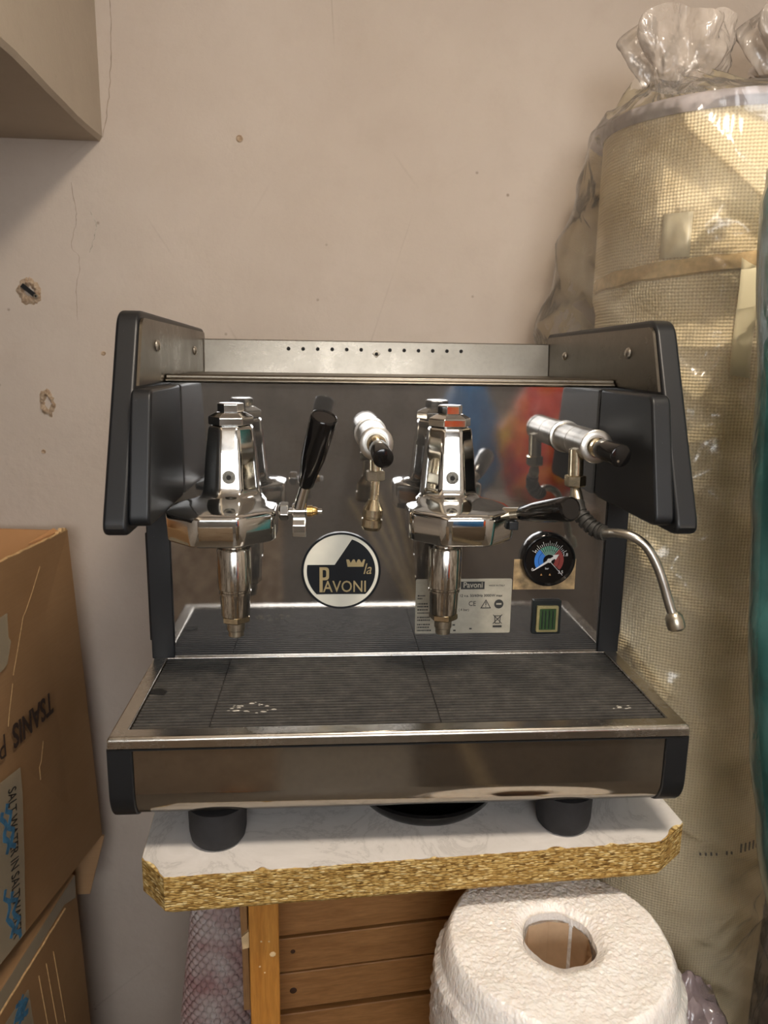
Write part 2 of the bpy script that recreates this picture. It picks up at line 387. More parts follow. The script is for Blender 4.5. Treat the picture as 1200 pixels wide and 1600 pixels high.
CRACK1 = [(-0.4965, 0.6241), (-0.4909, 0.5847), (-0.4916, 0.5596), (-0.5012, 0.524), (-0.489, 0.5039), (-0.4973, 0.4573), (-0.4986, 0.4049)]
CRACK2 = [(-0.4685, 0.5803), (-0.4594, 0.5605), (-0.4627, 0.5402), (-0.4727, 0.5145)]
CRACK3 = [(-0.4173, 0.896), (-0.4184, 0.8412), (-0.4236, 0.7852), (-0.4304, 0.7377), (-0.4411, 0.6942)]
def wall_crack(name, pts, w0, mat):
    m = MB(); P_ = spline([(x, WY-.0003, z) for x, z in pts], 8); rg = []
    for k, p in enumerate(P_):
        j = .0022*nz(k*.5, pts[0][0]*9, 1); ww = w0*(.5+abs(nz(k*.7, 3, pts[0][1]*7))*1.4); rg.append([p+Vector((j-ww, 0, 0)), p+Vector((j+ww, 0, 0)), p+Vector((j+ww, -.0003, 0)), p+Vector((j-ww, -.0003, 0))])
    m.loft(rg).build(name, mat, wb, smooth=None)
wall_crack('crack', CRACK1, .0004, 'crack_shade'); wall_crack('crack', CRACK3, .0007, 'crack_shade'); wall_crack('pencil_mark', CRACK2, .0006, 'pencil')

# ceiling lamp (its glowing diffuser lights the room)
lp = thing('ceiling_lamp', 'round white ceiling lamp with glowing diffuser overhead', 'lamp', (LAMP_POS[0], LAMP_POS[1], CZ))
hz_ = LAMP_POS[2]-CZ
MB().lathe((0, 0, 0), (0, 0, -1), [(0, .05), (.02, .05), (.022, .012), (-hz_-.05, .012), (-hz_-.045, .05), (-hz_-.004, .125), (-hz_+.004, .128)], 40, cap1=False).build('housing', 'lamp_metal', lp)
MB().lathe((0, 0, hz_+.002), (0, 0, -1), [(0, .122), (.012, .115), (.02, .09), (.023, .04)], 40).build('diffuser', 'lamp_glow', lp)

# ================================================================== the espresso machine
EM = thing('espresso_machine', 'chrome and black two-group espresso machine on the chipboard', 'coffee machine', (0, 0, -.135))
class Sub:  # parent everything at machine level through an identity offset
    pass
def fixparent(o):
    return o
_parts0 = set(bpy.data.objects)

# ---- tray frame
m = MB()
outer = [(-.28, -.1945), (.28, -.1945), (.266, .006), (-.2795, .006)]
outer = [(-.28, -.1945), (.28, -.1945), (.28, .004), (-.28, .004)]
inner = [(-.263, -.1765), (.263, -.1765), (.263, -.004), (-.263, -.004)]
rings = [[(x, y, -.011) for x, y in outer], [(x, y, -.003) for x, y in outer], [(x*.9925, y+.0022 if y < 0 else y, 0) for x, y in outer], [(x, y, 0) for x, y in inner], [(x, y, -.014) for x, y in inner]]
frame = m.loft(rings, False, False).build('tray_frame', 'tray_steel', EM, smooth=None, bevel=.0015)
MB().box(-.2795, .2795, -.1935, .0, -.014, -.0125).build('tray_floor', 'dark_hole', EM, smooth=None)
# ribbed mats
def mat_piece(x0, x1, notch=False):
    m = MB(); N = 27; y0, y1 = -.1760, -.0045; p = (y1-y0)/N; prof = []
    for i in range(N):
        y = y0+i*p; prof += [(y, -.0062), (y+p*.38, -.0062), (y+p*.44, -.0012), (y+p*.92, -.0012), (y+p*.98, -.0062)]
    prof += [(y1, -.0062)]
    m.loft([[(x, y, z) for y, z in prof]+[(x, y1, -.012), (x, y0, -.012)] for x in (x0+.0006, x1-.0006)])
    o = m.build('drip_mat', 'mat_rubber', EM, smooth=None)
    return o
for a_, b_ in ((-.2625, -.1888), (-.1888, .0362), (.0362, .2625)): mat = mat_piece(a_, b_)
MB().prism([(-.262, -.099, -.0009), (-.246, -.103, -.0009), (-.245, -.094, -.0009), (-.252, -.088, -.0009), (-.261, -.090, -.0009)], (0, 0, .0006), 0).build('mat_notch', 'dark_hole', EM, smooth=None)
m = MB()
for i in range(26):
    a_ = i/25*5.2+.6; x = -.152+.024*math.cos(a_)*(1+random.uniform(-.5, .3)); y = -.135+.011*math.sin(a_)*random.uniform(.4, 1.2)
    if i in (6, 7, 14, 20): continue
    r = random.uniform(.0006, .0020)
    m.loft([[(x+r*q*math.cos(k*PI/3)*1.6, y+r*q*math.sin(k*PI/3)*.7, -.0012+h) for k in range(6)] for q, h in ((1, 0), (.6, .0006))])
for i in range(8):
    x = .228+random.uniform(-.014, .012); y = -.150+random.uniform(-.004, .003); r = random.uniform(.0007, .0016)
    m.loft([[(x+r*q*math.cos(k*PI/3)*1.8, y+r*q*math.sin(k*PI/3)*.7, -.0012+h) for k in range(6)] for q, h in ((1, 0), (.6, .0006))])
o = m.build('lime_crust', 'lime_crust', EM, smooth=None); o['kind'] = 'stuff'
# ---- front panel: flat, then rolled under
def front_profile(off):
    pr = [(-.1905-off, -.0095), (-.1905-off, -.060)]
    for k in range(1, 10):
        a_ = k/9*math.radians(78); pr.append((-.1905-off+.034*(1-math.cos(a_)), -.060-.034*math.sin(a_)*(1.04)))
    return pr
fp = front_profile(0)
MB().loft([[(x, y, z) for y, z in fp]+[(x, y+.003, z+.001) for y, z in fp[::-1]] for x in (-.2572, .2572)]).build('front_panel', 'front_steel', EM, smooth=30)
ep = front_profile(.0022); back = [(.0, -.096), (.0, -.0115)]
for s_ in (-1, 1):
    poly = [(y, z-.0005) for y, z in ep]+back; poly[0] = (poly[0][0], -.0118)
    MB().loft([[(s_*x, y, z) for y, z in poly] for x in (.2576, .2815)]).build('end_cap', 'black_plastic', EM, smooth=30, bevel=.002)
MB().box(-.2535, .2535, -.158, .27, -.094, -.0142).build('underbody', 'black_plastic', EM, smooth=None)
for x, y in ((-.187, -.151), (.175, -.146), (-.187, .22), (.175, .22)):
    MB().lathe((x, y, -.0938), (x, y, -1), [(0, .0295), (.028, .0288), (.037, .0272), (.0405, .0245), (.0412, .021)], 40).build('foot', 'black_rubber', EM)
# ---- back panel, body, deck
bp_ = MB().box(-.2555, .2555, .0, .003, -.006, .3190).build('back_panel', 'panel_steel', EM, smooth=None)
MB().box(-.249, .249, .0035, .268, -.0135, .316).build('body_shell', 'black_plastic', EM, smooth=None)
pr = [(.004, .3195), (-.004, .3195), (-.0055, .3215), (-.004, .3235), (-.0005, .3245), (-.0005, .3268), (.002, .3285), (.05, .3268), (.262, .3262), (.262, .3195)]
MB().loft([[(x, y, z) for y, z in pr] for x in (-.2515, .2515)]).build('cup_deck', 'brushed_steel', EM, smooth=None, bevel=.0008)
gd = MB().loft([[(x, y, z) for y, z in [(.264, .3255), (.270, .3255), (.276, .371), (.272, .3725), (.269, .3712)]] for x in (-.2515, .2515)]).build('rear_guard', 'brushed_steel', EM, smooth=None)
for i in range(13):
    if i == 6: 
        MB().lathe((-.0042, .2672, .3545), (-.0042, 0, .3545), [(0, .006), (.0012, .0056), (.0016, .003)], 4, rot=PI/4).build('hanger_hole', 'dull_nickel', gd, smooth=None)
        MB().lathe((-.0042, .2658, .3545), (-.0042, 0, .3545), [(0, .0028), (.0004, .0024)], 12).build('vent_hole', 'dark_hole', gd)
        continue
    x = -.1316+.2521*i/12
    MB().lathe((x, .2692, .3602), (x, 0, .3600), [(0, .0027), (.0022, .0027)], 14).build('vent_hole', 'dark_hole', gd)
# ---- side cheeks
def P3(s_, x, pts): return [(s_*x, y, z) for y, z in pts]
for s_ in (-1, 1):
    sh = rounded([(-.088, .391), (.293, .387), (.293, .187), (-.181, .186)], [.018, .012, .02, .02])
    ck = MB().loft([P3(s_, .2555, sh), P3(s_, .2775, sh)]).build('side_cheek', 'black_plastic', EM, smooth=30, bevel=.005, seg=4)
    pl = rounded([(-.0895, .3835), (.2795, .3815), (.2795, .3235), (-.1165, .3195)], [.01, .008, .0, .0])
    MB().loft([P3(s_, .2525, pl), P3(s_, .2553, pl)]).build('inner_plate', 'brushed_steel', ck, smooth=None)
    for y, z, r in ((-.033, .3578, .0062), (.19, .355, .0056)):
        MB().lathe((s_*.2524, y, z), (0, y, z), [(0, r), (.0016, r*.9), (.003, r*.55), (.0034, r*.1)], 24).build('screw', 'tap_steel', ck)
    hs = rounded([(-.139, .3172), (-.003, .3172), (-.003, .194), (-.173, .194)], [.010, .004, .012, .014])
    MB().loft([P3(s_, .2362, hs), P3(s_, .2556, hs)]).build('inner_housing', 'black_plastic', ck, smooth=30, bevel=.004, seg=3)
    # column under the cheek
    cl = MB().box(*(sorted((s_*.2545, s_*.2805))), -.004, .05, -.001, .187).box(*(sorted((s_*.2805, s_*.283))), .0, .046, .02, .150)
    cl.build('column', 'black_plastic', EM, smooth=None, bevel=.002)
# ---- groups
def ring8(cx, cy, z, r, oct_=1.0, n=96):
    out = []
    for k in range(n):
        a_ = 2*PI*k/n; ph = (a_+PI/8) % (PI/4)-PI/8
        q = min(1/math.cos(ph), 1.058); out.append((cx+r*(1+(q-1)*oct_)*math.cos(a_), cy+r*(1+(q-1)*oct_)*math.sin(a_), z))
    return out
def group(xf, xc, xs):
    m = MB(); fy_ = -.085; xm = xf*.6+xc*.4
    m.loft([ring8(xf, fy_, .1660, .050), ring8(xf, fy_, .1668, .0525), ring8(xf, fy_, .1685, .0538), ring8(xf, fy_, .1935, .0548), ring8(xf, fy_, .1958, .0542), ring8(xf, fy_, .1973, .0525), ring8(xf, fy_+.001, .1986, .0495, .6), ring8(xf, fy_+.004, .2000, .0452, .2), ring8(xm, fy_+.010, .2013, .0408, .05), ring8(xc, -.068, .2026, .0368, .05), ring8(xc, -.060, .2042, .0332, .2), ring8(xc, -.0555, .2062, .0310, .6), ring8(xc, -.052, .2095, .0296), ring8(xc, -.0515, .215, .0288), ring8(xc, -.0505, .250, .0257), ring8(xc, -.050, .2735, .0228), ring8(xc, -.050, .2765, .0218), ring8(xc, -.050, .2775, .0200)])
    g = m.build('group_head', 'chrome', EM, smooth=80)
    MB().loft([[(xc+a_*x, y, z) for x, z in ((-.02, .172), (.02, .172), (.022, .20), (.019, .262), (-.019, .262), (-.022, .20))] for y, a_ in ((-.0008, 1), (-.05, .9))]).build('neck', 'chrome', g, smooth=None, bevel=.004)
    MB().lathe((xc, -.05, .2776), (xc, -.05, 1), [(0, .0205), (.001, .0235), (.0085, .0235), (.0095, .0225), (.0135, .0152)], 6, rot=.12).build('cap_nut', 'chrome', g, smooth=None, bevel=.0008)
    MB().lathe((xc, -.05, .2912), (xc, -.05, 1), [(0, .0138), (.0085, .0138), (.0095, .0125)], 6, rot=.12).build('vent_nut', 'chrome', g, smooth=None, bevel=.0008)
    fy = -.0806
    MB().lathe((xc, fy+.002, .2265), (xc, fy-1, .2265+.083), [(0, .0068), (.0028, .0066), (.0028, .0048), (.0012, .0046)], 24).build('socket_screw', 'gunmetal', g)
    MB().lathe((xc, fy, .2265), (xc, fy-1, .2265+.083), [(0, .0026), (.0013, .0026)], 6).build('hex_socket', 'dark_hole', g, smooth=None)
    sp = MB().lathe((xs, -.072, .1655), (xs, -.072, -1), [(0, .0145), (.008, .0145), (.009, .0125), (.014, .0125), (.0145, .0172), (.0165, .0182), (.0585, .0180), (.0595, .0164), (.0615, .0164), (.062, .0172), (.064, .0172), (.0645, .0160), (.0885, .0152), (.0895, .0138), (.094, .0130)], 40).build('spout', 'worn_chrome', g, smooth=35)
    MB().lathe((xs, -.072, .0765), (xs, -.072, -1), [(0, .0125), (.001, .0158), (.006, .0158), (.0075, .0140)], 6, rot=.3).build('spout_nut', 'nickel', sp, smooth=None)
    MB().lathe((xs, -.072, .0690), (xs, -.072, -1), [(0, .0098), (.009, .0096), (.010, .0084), (.016, .0082), (.0165, .006), (.013, .0055)], 24, cap1=False).build('spout_tip', 'dull_nickel', sp)
    return g
gl = group(-.1815, -.1762, -.1737); gr = group(.0620, .0552, .0513)
# left lever with clamp and cap nut
Y = -.104
lv = MB().lathe((-.1245, Y, .1963), (1, Y, .1963), [(0, .0062), (.002, .0095), (.0095, .0095), (.0105, .008)], 6, rot=.5).build('lever_nut', 'chrome', gl, smooth=None, bevel=.0006)
ch = MB().lathe((-.115, Y, .1963), (1, Y, .1963), [(0, .0032), (.034, .0032)], 16).build('lever_clamp', 'chrome', EM)
MB().lathe((-.1105, Y, .1963), (1, Y, .1963), [(0, .0072), (.0008, .008), (.0127, .008), (.0135, .0072)], 28).build('clamp_ring', 'chrome', ch)
MB().loft([[(x, Y+y, z) for y, z in [(-.008, .1835), (-.0085, .176), (-.006, .1705), (.002, .1702), (.005, .176), (.005, .188), (-.003, .190)]] for x in (-.1105, -.097)]).build('clamp_block', 'chrome', ch, smooth=None, bevel=.001)
MB().lathe((-.096, Y, .1963), (1, Y, .1963), [(0, .0058), (.0055, .0058), (.006, .0046), (.009, .0042), (.0112, .003), (.012, .001)], 12).build('cap_nut', 'brass', ch)
MB().tube([(-.1036, -.108, .2000), (-.1005, -.109, .212), (-.0965, -.1105, .2255)], [.0062, .0058, .0055], 18).build('lever_rod', 'chrome', ch)
a_ = Vector((-.0972, -.1102, .2235)); b_ = Vector((-.0781, -.145, .2949)); L = (b_-a_).length
MB().lathe(a_, b_, [(0, .0068), (.002, .0078), (L*.25, .0096), (L*.42, .0118), (L*.7, .0126), (L-.003, .0130), (L-.0008, .0125), (L, .0115), (L-.0012, .0105)], 36).build('lever_grip', 'black_gloss', ch, smooth=50)
# right portafilter handle
ph = MB().tube([(.106, -.106, .193), (.1127, -.111, .1948), (.122, -.124, .198)], [.0075, .0065, .0062], 18).build('portafilter_neck', 'dull_nickel', EM)
MB().box(.1085, .118, -.118, -.108, .179, .188).build('latch', 'black_plastic', ph, smooth=None, bevel=.001)
a_ = Vector((.1195, -.1205, .1972)); b_ = Vector((.1475, -.19, .2159)); L = (b_-a_).length
MB().lathe(a_, b_, [(0, .0062), (.002, .0074), (L*.35, .0100), (L*.7, .0114), (L-.003, .0118), (L-.0008, .0112), (L, .0104), (L-.001, .0096)], 36).build('portafilter_grip', 'black_gloss', ph, smooth=50)
# ---- taps
def tap(x, z, kx, kz, kr):
    b = MB().lathe((x, -.0005, z), (x, -1, z), [(0, .0185), (.004, .0185), (.0045, .0163), (.050, .0163), (.0503, .0160), (.0512, .0160), (.0515, .0163), (.1005, .0165), (.1008, .0172), (.1048, .0172), (.1056, .0162), (.1056, .0112), (.1035, .0108)], 40, cap1=True).build('tap_body', 'tap_steel', EM)
    MB().lathe((x, -.1034, z), (kx, -.148, kz), [(0, .0098), (.004, .0098), (.005, .0082), (.010, .0080)], 28).build('tap_collar', 'nickel', b)
    d = Vector((kx-x, -.148+.103, kz-z)).normalized(); p0 = Vector((x, -.103, z))+d*.0095
    L = (Vector((kx, -.148, kz))-p0).length
    MB().lathe(p0, p0+d, [(0, kr*.82), (.002, kr*.9), (L*.5, kr*.96), (L-.002, kr), (L-.0005, kr*.97), (L, kr*.9)], 32).build('tap_knob', 'black_gloss', b)
    return b, Vector((kx, -.148, kz)), d
wt, kp, kd = tap(-.0269, .2651, -.0226, .2556, .0100)
MB().tube([(-.0262, -.080, .262), (-.0258, -.080, .231)], .0066, 20).build('outlet', 'nickel', wt)
MB().lathe((-.0258, -.080, .2345), (-.0256, -.080, .2), [(0, .0088), (.001, .0104), (.0095, .0104), (.0105, .0085)], 6, rot=.4).build('outlet_nut', 'dull_nickel', wt, smooth=None)
o = MB().tube([(-.0257, -.080, .226), (-.0272, -.080, .2005)], .0050, 18).build('spray_tube', 'nickel', wt)
MB().lathe((-.0271, -.080, .2035), (-.0300, -.080, .168), [(0, .0055), (.002, .0065), (.009, .0102), (.010, .0107), (.0175, .0107), (.018, .0096), (.020, .0096), (.0205, .0110), (.0285, .0108), (.0305, .0096), (.032, .0085)], 28).build('spray_nozzle', 'nickel', wt, smooth=25)
st, kp, kd = tap(.1979, .2633, .2075, .2592, .0112)
MB().lathe(kp-kd*.0001+Vector((-.003, 0, -.005)), kp+kd+Vector((-.003, 0, -.005)), [(0, .0014), (.0006, .0012)], 12).build('knob_dot', 'dull_nickel', st)
MB().tube([(.1857, -.080, .258), (.1866, -.080, .229)], .0080, 20).build('outlet', 'nickel', st)
MB().lathe((.1866, -.080, .2305), (.1870, -.080, .2), [(0, .009), (.001, .0112), (.011, .0112), (.0125, .0095)], 6, rot=.4).build('outlet_nut', 'nickel', st, smooth=None)
MB().tube([(.1870, -.080, .219), (.1876, -.083, .210), (.188, -.088, .203)], [.005, .0065, .0065], 16).build('ball_joint', 'dull_nickel', st)
path = spline([(.1876, -.085, .2076), (.1885, -.093, .194), (.1960, -.104, .1822), (.2062, -.115, .1762), (.2155, -.130, .1790), (.2262, -.140, .1785), (.2392, -.147, .1703), (.2496, -.152, .1532), (.2568, -.156, .1345), (.2635, -.160, .1125), (.2685, -.1635, .098)], 8)
wand = MB().tube(path, .0047, 18).build('steam_wand', 'tap_steel', EM)
gp = path[2:27]; rr = [.0078+.0009*math.sin(i*2.1)*(1 if 6 < i < 23 else 0) for i in range(len(gp))]; rr[0] = .006; rr[-1] = .0062
gp2 = []; rr2 = []
for i in range(len(gp)-1):
    for k in range(4):
        gp2.append(gp[i].lerp(gp[i+1], k/4)); ii = i+k/4
        rr2.append((.0078 if ii > 1 else .0068)+(.0010*(1 if math.sin(ii*2.2) > 0 else -1) if 7 < ii < 22 else 0))
MB().tube(gp2, rr2, 22).build('wand_sleeve', 'wand_rubber', wand, smooth=25)
MB().lathe((.2666, -.1622, .1055), (.2712, -.1662, .087), [(0, .0050), (.001, .0062), (.0045, .0085), (.012, .0090), (.0165, .0084), (.0185, .0062), (.019, .003)], 28).build('wand_tip', 'dull_nickel', wand, smooth=35)
# ---- badge
bx, bz, br = -.0595, .1042, .0462
bd = MB().lathe((bx, -.0002, bz), (bx, -1, bz), [(0, br), (.003, br), (.0036, br*.985), (.0036, br*.955), (.0028, br*.95)], 72).build('brand_badge', 'badge_black', EM)
MB().lathe((bx, -.0026, bz), (bx, -1, bz), [(0, br*.948), (.0006, br*.945)], 72).build('badge_face', 'badge_white', bd)
R_ = br*.865; y0 = -.0034; zt = .02*br; pts = []
# black field: disc cut by the pale wedge upper left and the pale segment below
zb = -.605; za = .165; c0 = math.asin(zb/.865); 
A = [(math.cos(t_)*.865, math.sin(t_)*.865) for t_ in [c0+(math.radians(72)-c0)*k/40 for k in range(41)]]
tl = math.asin(za/.865); Bp = [(-.165, za)]
Cc = [(math.cos(t_)*.865, math.sin(t_)*.865) for t_ in [PI-tl+(PI-c0-(PI-tl))*k/24 for k in range(25)]]
poly = A+Bp+Cc
MB().prism([(bx+p[0]*br, y0, bz+p[1]*br) for p in poly], (0, -.0004, 0), 0).build('badge_field', 'badge_black', bd, smooth=None)
XR, ZU = (1, 0, 0), (0, 0, 1); ty = y0-.0005
oP = rounded([(-.547, .105), (-.306, .105), (-.306, -.235), (-.467, -.235)], [0, .10, .10, 0], 5); iP = rounded([(-.467, .033), (-.378, .033), (-.378, -.163), (-.467, -.163)], [0, .05, .05, 0], 5)
m = MB()
for k in range(len(oP)-1): m.prism([(bx+p[0]*br, ty+.0002, bz+p[1]*br) for p in (oP[k], oP[k+1], iP[k+1], iP[k])], (0, -.0003, 0), 0)
m.prism([(bx+x*br, ty+.0002, bz+z*br) for x, z in ((-.547, .105), (-.467, .033), (-.467, -.55), (-.547, -.55))], (0, -.0003, 0), 0)
m.build('letter_p', 'badge_gold', bd, smooth=None)
text('lettering', 'AVONI', .0195, 'badge_gold', bd, (bx+.098*br, ty, bz-.545*br), XR, ZU, sx=.84, bold=.0001)
text('lettering_small', 'la', .0185, 'badge_gold', bd, (bx+.655*br, ty, bz-.075*br), XR, ZU, sx=.86, shear=.28)
cr = [(-.20, -.09), (.20, -.09), (.245, .10), (.20, .10), (.155, .01), (.10, .10), (.06, .10), (.015, .01), (-.025, .10), (-.065, .10), (-.12, .01), (-.165, .10), (-.235, .10)]
MB().prism([(bx+(.36+x)*br, ty+.0002, bz+(.205+z)*br) for x, z in cr], (0, -.0003, 0), 0).build('crown', 'badge_gold', bd, smooth=None)
# ---- pressure gauge
gx, gz, gr_ = .1854, .1175, .0322
MB().box(.146, .2215, -.0006, -.0001, .079, .1165).build('tape_residue', 'residue', EM, smooth=None)
pg = MB().lathe((gx, -.0007, gz), (gx, -1, gz), [(0, gr_), (.008, gr_), (.0105, gr_*.97), (.011, gr_*.93), (.009, gr_*.86)], 60).build('pressure_gauge', 'black_gloss', EM)
MB().lathe((gx, -.0092, gz), (gx, -1, gz), [(0, gr_*.85), (.0004, gr_*.84)], 48).build('dial', 'dial_black', pg)
def arc(name, a0, a1, r0, r1, mat, y):
    m = MB(); N = 14; A = [math.radians(a0+(a1-a0)*k/N) for k in range(N+1)]
    m.prism([(gx+r0*math.cos(t_), y, gz+r0*math.sin(t_)) for t_ in A]+[(gx+r1*math.cos(t_), y, gz+r1*math.sin(t_)) for t_ in A[::-1]], (0, -.0003, 0), 0)
    m.build(name, mat, pg, smooth=None)
for a0, a1, mt in ((212, 132, 'dial_blue'), (130, 52, 'dial_green'), (50, -42, 'dial_red')):
    arc('scale_band', a0, a1, gr_*.22, gr_*.385, mt, -.0097); arc('scale_band', a0, a1, gr_*.40, gr_*.545, mt, -.0097)
m = MB()
for k in range(19):
    t_ = math.radians(150-120*k/18); r0, r1 = gr_*.56, gr_*(.74 if k % 3 == 0 else .66); d = Vector((math.cos(t_), 0, math.sin(t_))); s2 = Vector((-math.sin(t_), 0, math.cos(t_)))*.00018
    c = Vector((gx, -.0097, gz)); m.prism([c+d*r0-s2, c+d*r1-s2, c+d*r1+s2, c+d*r0+s2], (0, -.0002, 0), 0)
for k in range(9):
    t_ = math.radians(128-78*k/8); d = Vector((math.cos(t_), 0, math.sin(t_))); s2 = Vector((-math.sin(t_), 0, math.cos(t_)))*.00012; c = Vector((gx, -.0101, gz)); m.prism([c+d*gr_*.22-s2, c+d*gr_*.545-s2, c+d*gr_*.545+s2, c+d*gr_*.22+s2], (0, -.0002, 0), 0)
t_ = math.radians(-47); d = Vector((math.cos(t_), 0, math.sin(t_))); s2 = Vector((-math.sin(t_), 0, math.cos(t_)))*.0002; c = Vector((gx, -.0097, gz)); m.prism([c+d*gr_*.1-s2, c+d*gr_*.78-s2, c+d*gr_*.78+s2, c+d*gr_*.1+s2], (0, -.0002, 0), 0)
m.build('scale_ticks', 'dial_white', pg, smooth=None)
t_ = math.radians(213); d = Vector((math.cos(t_), 0, math.sin(t_))); s2 = Vector((-math.sin(t_), 0, math.cos(t_))); c = Vector((gx, -.0106, gz))
MB().prism([c+d*gr_*.68-s2*.0004, c+d*gr_*.68+s2*.0004, c+s2*.0014, c-d*gr_*.2+s2*.0015, c-d*gr_*.22+s2*.0034, c-d*gr_*.42, c-d*gr_*.22-s2*.0034, c-d*gr_*.2-s2*.0015, c-s2*.0014], (0, -.0004, 0), 0).build('needle', 'dial_white', pg, smooth=None)
MB().lathe((gx, -.0104, gz), (gx, -1, gz), [(0, .0026), (.001, .0026), (.0014, .002)], 20).build('needle_hub', 'dial_white', pg)
for tx, dx, dz, sz in (('0', -.60, -.40, .0052), ('1.8', .60, .16, .0052), ('2.5', .46, -.50, .0052), ('bar', -.06, -.34, .0034), ('1', -.52, .30, .0045)):
    text('dial_numeral', tx, sz, 'dial_white', pg, (gx+dx*gr_, -.0098, gz+dz*gr_), XR, ZU)
m = MB()
for dx in (-.26, .06): 
    c = Vector((gx+dx*gr_, -.0097, gz-.54*gr_)); m.prism([c+Vector((-.0012, 0, -.001)), c+Vector((.0012, 0, -.001)), c+Vector((0, 0, .0014))], (0, -.0002, 0), 0)
m.build('dial_marks', 'dial_amber', pg, smooth=None)
# ---- switch
sw = MB().prism([(x, -.0001, z) for x, z in rounded([(.171, .0236), (.206, .0236), (.206, .0662), (.171, .0662)], .002, 3)], (0, -.004, 0), 0).build('power_switch', 'switch_frame', EM, smooth=None, bevel=.001)
MB().prism([(x, -.0042, z) for x, z in rounded([(.1752, .0272), (.2018, .0272), (.2018, .0602), (.1752, .0602)], .002, 3)], (0, -.0035, 0), 0).build('rocker', 'switch_rim', sw, smooth=None, bevel=.0012)
MB().prism([(x, -.0078, z) for x, z in [(.1785, .0305), (.1985, .0305), (.1985, .0570), (.1785, .0570)]], (0, -.0012, 0), 0).build('lens', 'switch_lens', sw, smooth=None, bevel=.0006)
m = MB()
for x in (.181, .185, .1895, .194): m.box(x, x+.0012, -.0095, -.0091, .0325, .055)
m.build('lens_ribs', 'switch_frame', sw, smooth=None)
# ---- rating plate
rp = MB().prism([(x, -.0001, z) for x, z in rounded([(.0291, .0247), (.1448, .0247), (.1448, .0926), (.0291, .0926)], .002, 3)], (0, -.0007, 0), 0).build('rating_plate', 'plate_silver', EM, smooth=None)
py = -.0010
MB().box(.083, .1115, py-.0002, py+.0003, .0800, .0895).build('name_block', 'plate_ink', rp, smooth=None)
text('plate_name', 'Pavoni', .0098, 'plate_silver', rp, (.0975, py-.0004, .0822), XR, ZU, sx=.92, bold=.00012)
text('plate_print', 'MADE IN ITALY', .0028, 'plate_ink', rp, (.1265, py, .0835), XR, ZU)
text('plate_print', '12 v.a. 50/60Hz 3000W max', .0046, 'plate_ink', rp, (.0815, py, .0705), XR, ZU, align='LEFT', sx=.98, bold=.00005)
text('plate_print', 'CE', .0085, 'plate_ink', rp, (.0975, py, .0592), XR, ZU, sx=.9)
text('plate_print', '(.4 bar)', .0044, 'plate_ink', rp, (.081, py, .0530), XR, ZU, align='LEFT')
T = [(.1075, .0560), (.1205, .0560), (.1140, .0672)]; cxy = (.114, .0597)
m = MB()
for k in range(3):
    a_, b_ = T[k], T[(k+1) % 3]; ai = tuple(c+(p-c)*.76 for p, c in zip(a_, cxy)); bi = tuple(c+(p-c)*.76 for p, c in zip(b_, cxy))
    m.prism([(q[0], py, q[1]) for q in (a_, b_, bi, ai)], (0, -.0003, 0), 0)
m.box(.1135, .1145, py-.0003, py, .0598, .0640).box(.1135, .1145, py-.0003, py, .0577, .0587)
m.build('warning_symbol', 'plate_ink', rp, smooth=None)
m = MB().lathe((.1298, py, .0613), (.1298, -1, .0613), [(0, .0056), (.0003, .0056)], 28); m.build('round_mark', 'plate_ink', rp, smooth=None)
MB().box(.1266, .133, py-.0006, py-.0002, .0605, .0625).build('round_mark_bar', 'plate_silver', rp, smooth=None)
m = MB()
for a_, b_ in (((.1235, .0365), (.1345, .0478)), ((.1345, .0365), (.1235, .0478)), ((.1255, .0462), (.1262, .0370)), ((.1325, .0462), (.1318, .0370)), ((.1245, .0464), (.1335, .0464)), ((.1262, .0370), (.1318, .0370))):
    a3 = Vector((a_[0], py, a_[1])); b3 = Vector((b_[0], py, b_[1])); d = (b3-a3).normalized(); s2 = Vector((-d.z, 0, d.x))*.0004
    m.prism([a3-s2, b3-s2, b3+s2, a3+s2], (0, -.0003, 0), 0)
m.box(.1235, .1345, py-.0003, py, .0318, .0343); m.build('bin_symbol', 'plate_ink', rp, smooth=None)
m = MB()
for z, L in ((.0715, .009), (.068, .006), (.0615, .012), (.058, .011), (.054, .012), (.050, .013), (.0445, .014), (.041, .015), (.0355, .014), (.032, .014), (.028, .015)):
    x = .0315
    while x < .0315+L:
        wd = random.uniform(.0008, .0022); m.box(x, x+wd, py-.0002, py, z, z+.0017); x += wd+.0006
for x, z in ((.0775, .0445), (.0745, .0345), (.0755, .0275), (.095, .0295)): m.box(x, x+.003, py-.0002, py, z, z+.0018)
o = m.build('small_print', 'plate_ink', rp, smooth=None); o['kind'] = 'stuff'
# the Empty stands at the feet: shift direct children so that their world place stays
for o in list(EM.children): o.location.z = .135

# ================================================================== board
bdth = thing('chipboard_slab', 'thick chipboard offcut with white marbled top under the machine', 'board', (0, 0, -.1755))
A_, B_, C_, D_ = Vector((-.257, -.181)), Vector((-.230, -.211)), Vector((.268, -.183)), Vector((.305, -.153))
def edge(pts, step, amp, seed):
    out = []
    for i in range(len(pts)-1):
        a_, b_ = pts[i], pts[i+1]; L = (b_-a_).length; k = max(1, int(L/step)); nrm = Vector((-(b_-a_).y, (b_-a_).x)).normalized()
        for j in range(k):
            p = a_.lerp(b_, j/k); q = amp*(nz(p.x*90, p.y*90, seed)+.6*nz(p.x*310, p.y*310, seed+4)); out.append(p+nrm*q)
    return out+[pts[-1]]
rear = [Vector((.277, .34)), Vector((-.287, .31))]
core = edge([A_, B_, C_, D_], .004, .0006, 1)+rear
lam = edge([A_, B_, C_, D_], .003, .0011, 5)
lam = [p+Vector((0, .0012)) for p in lam]
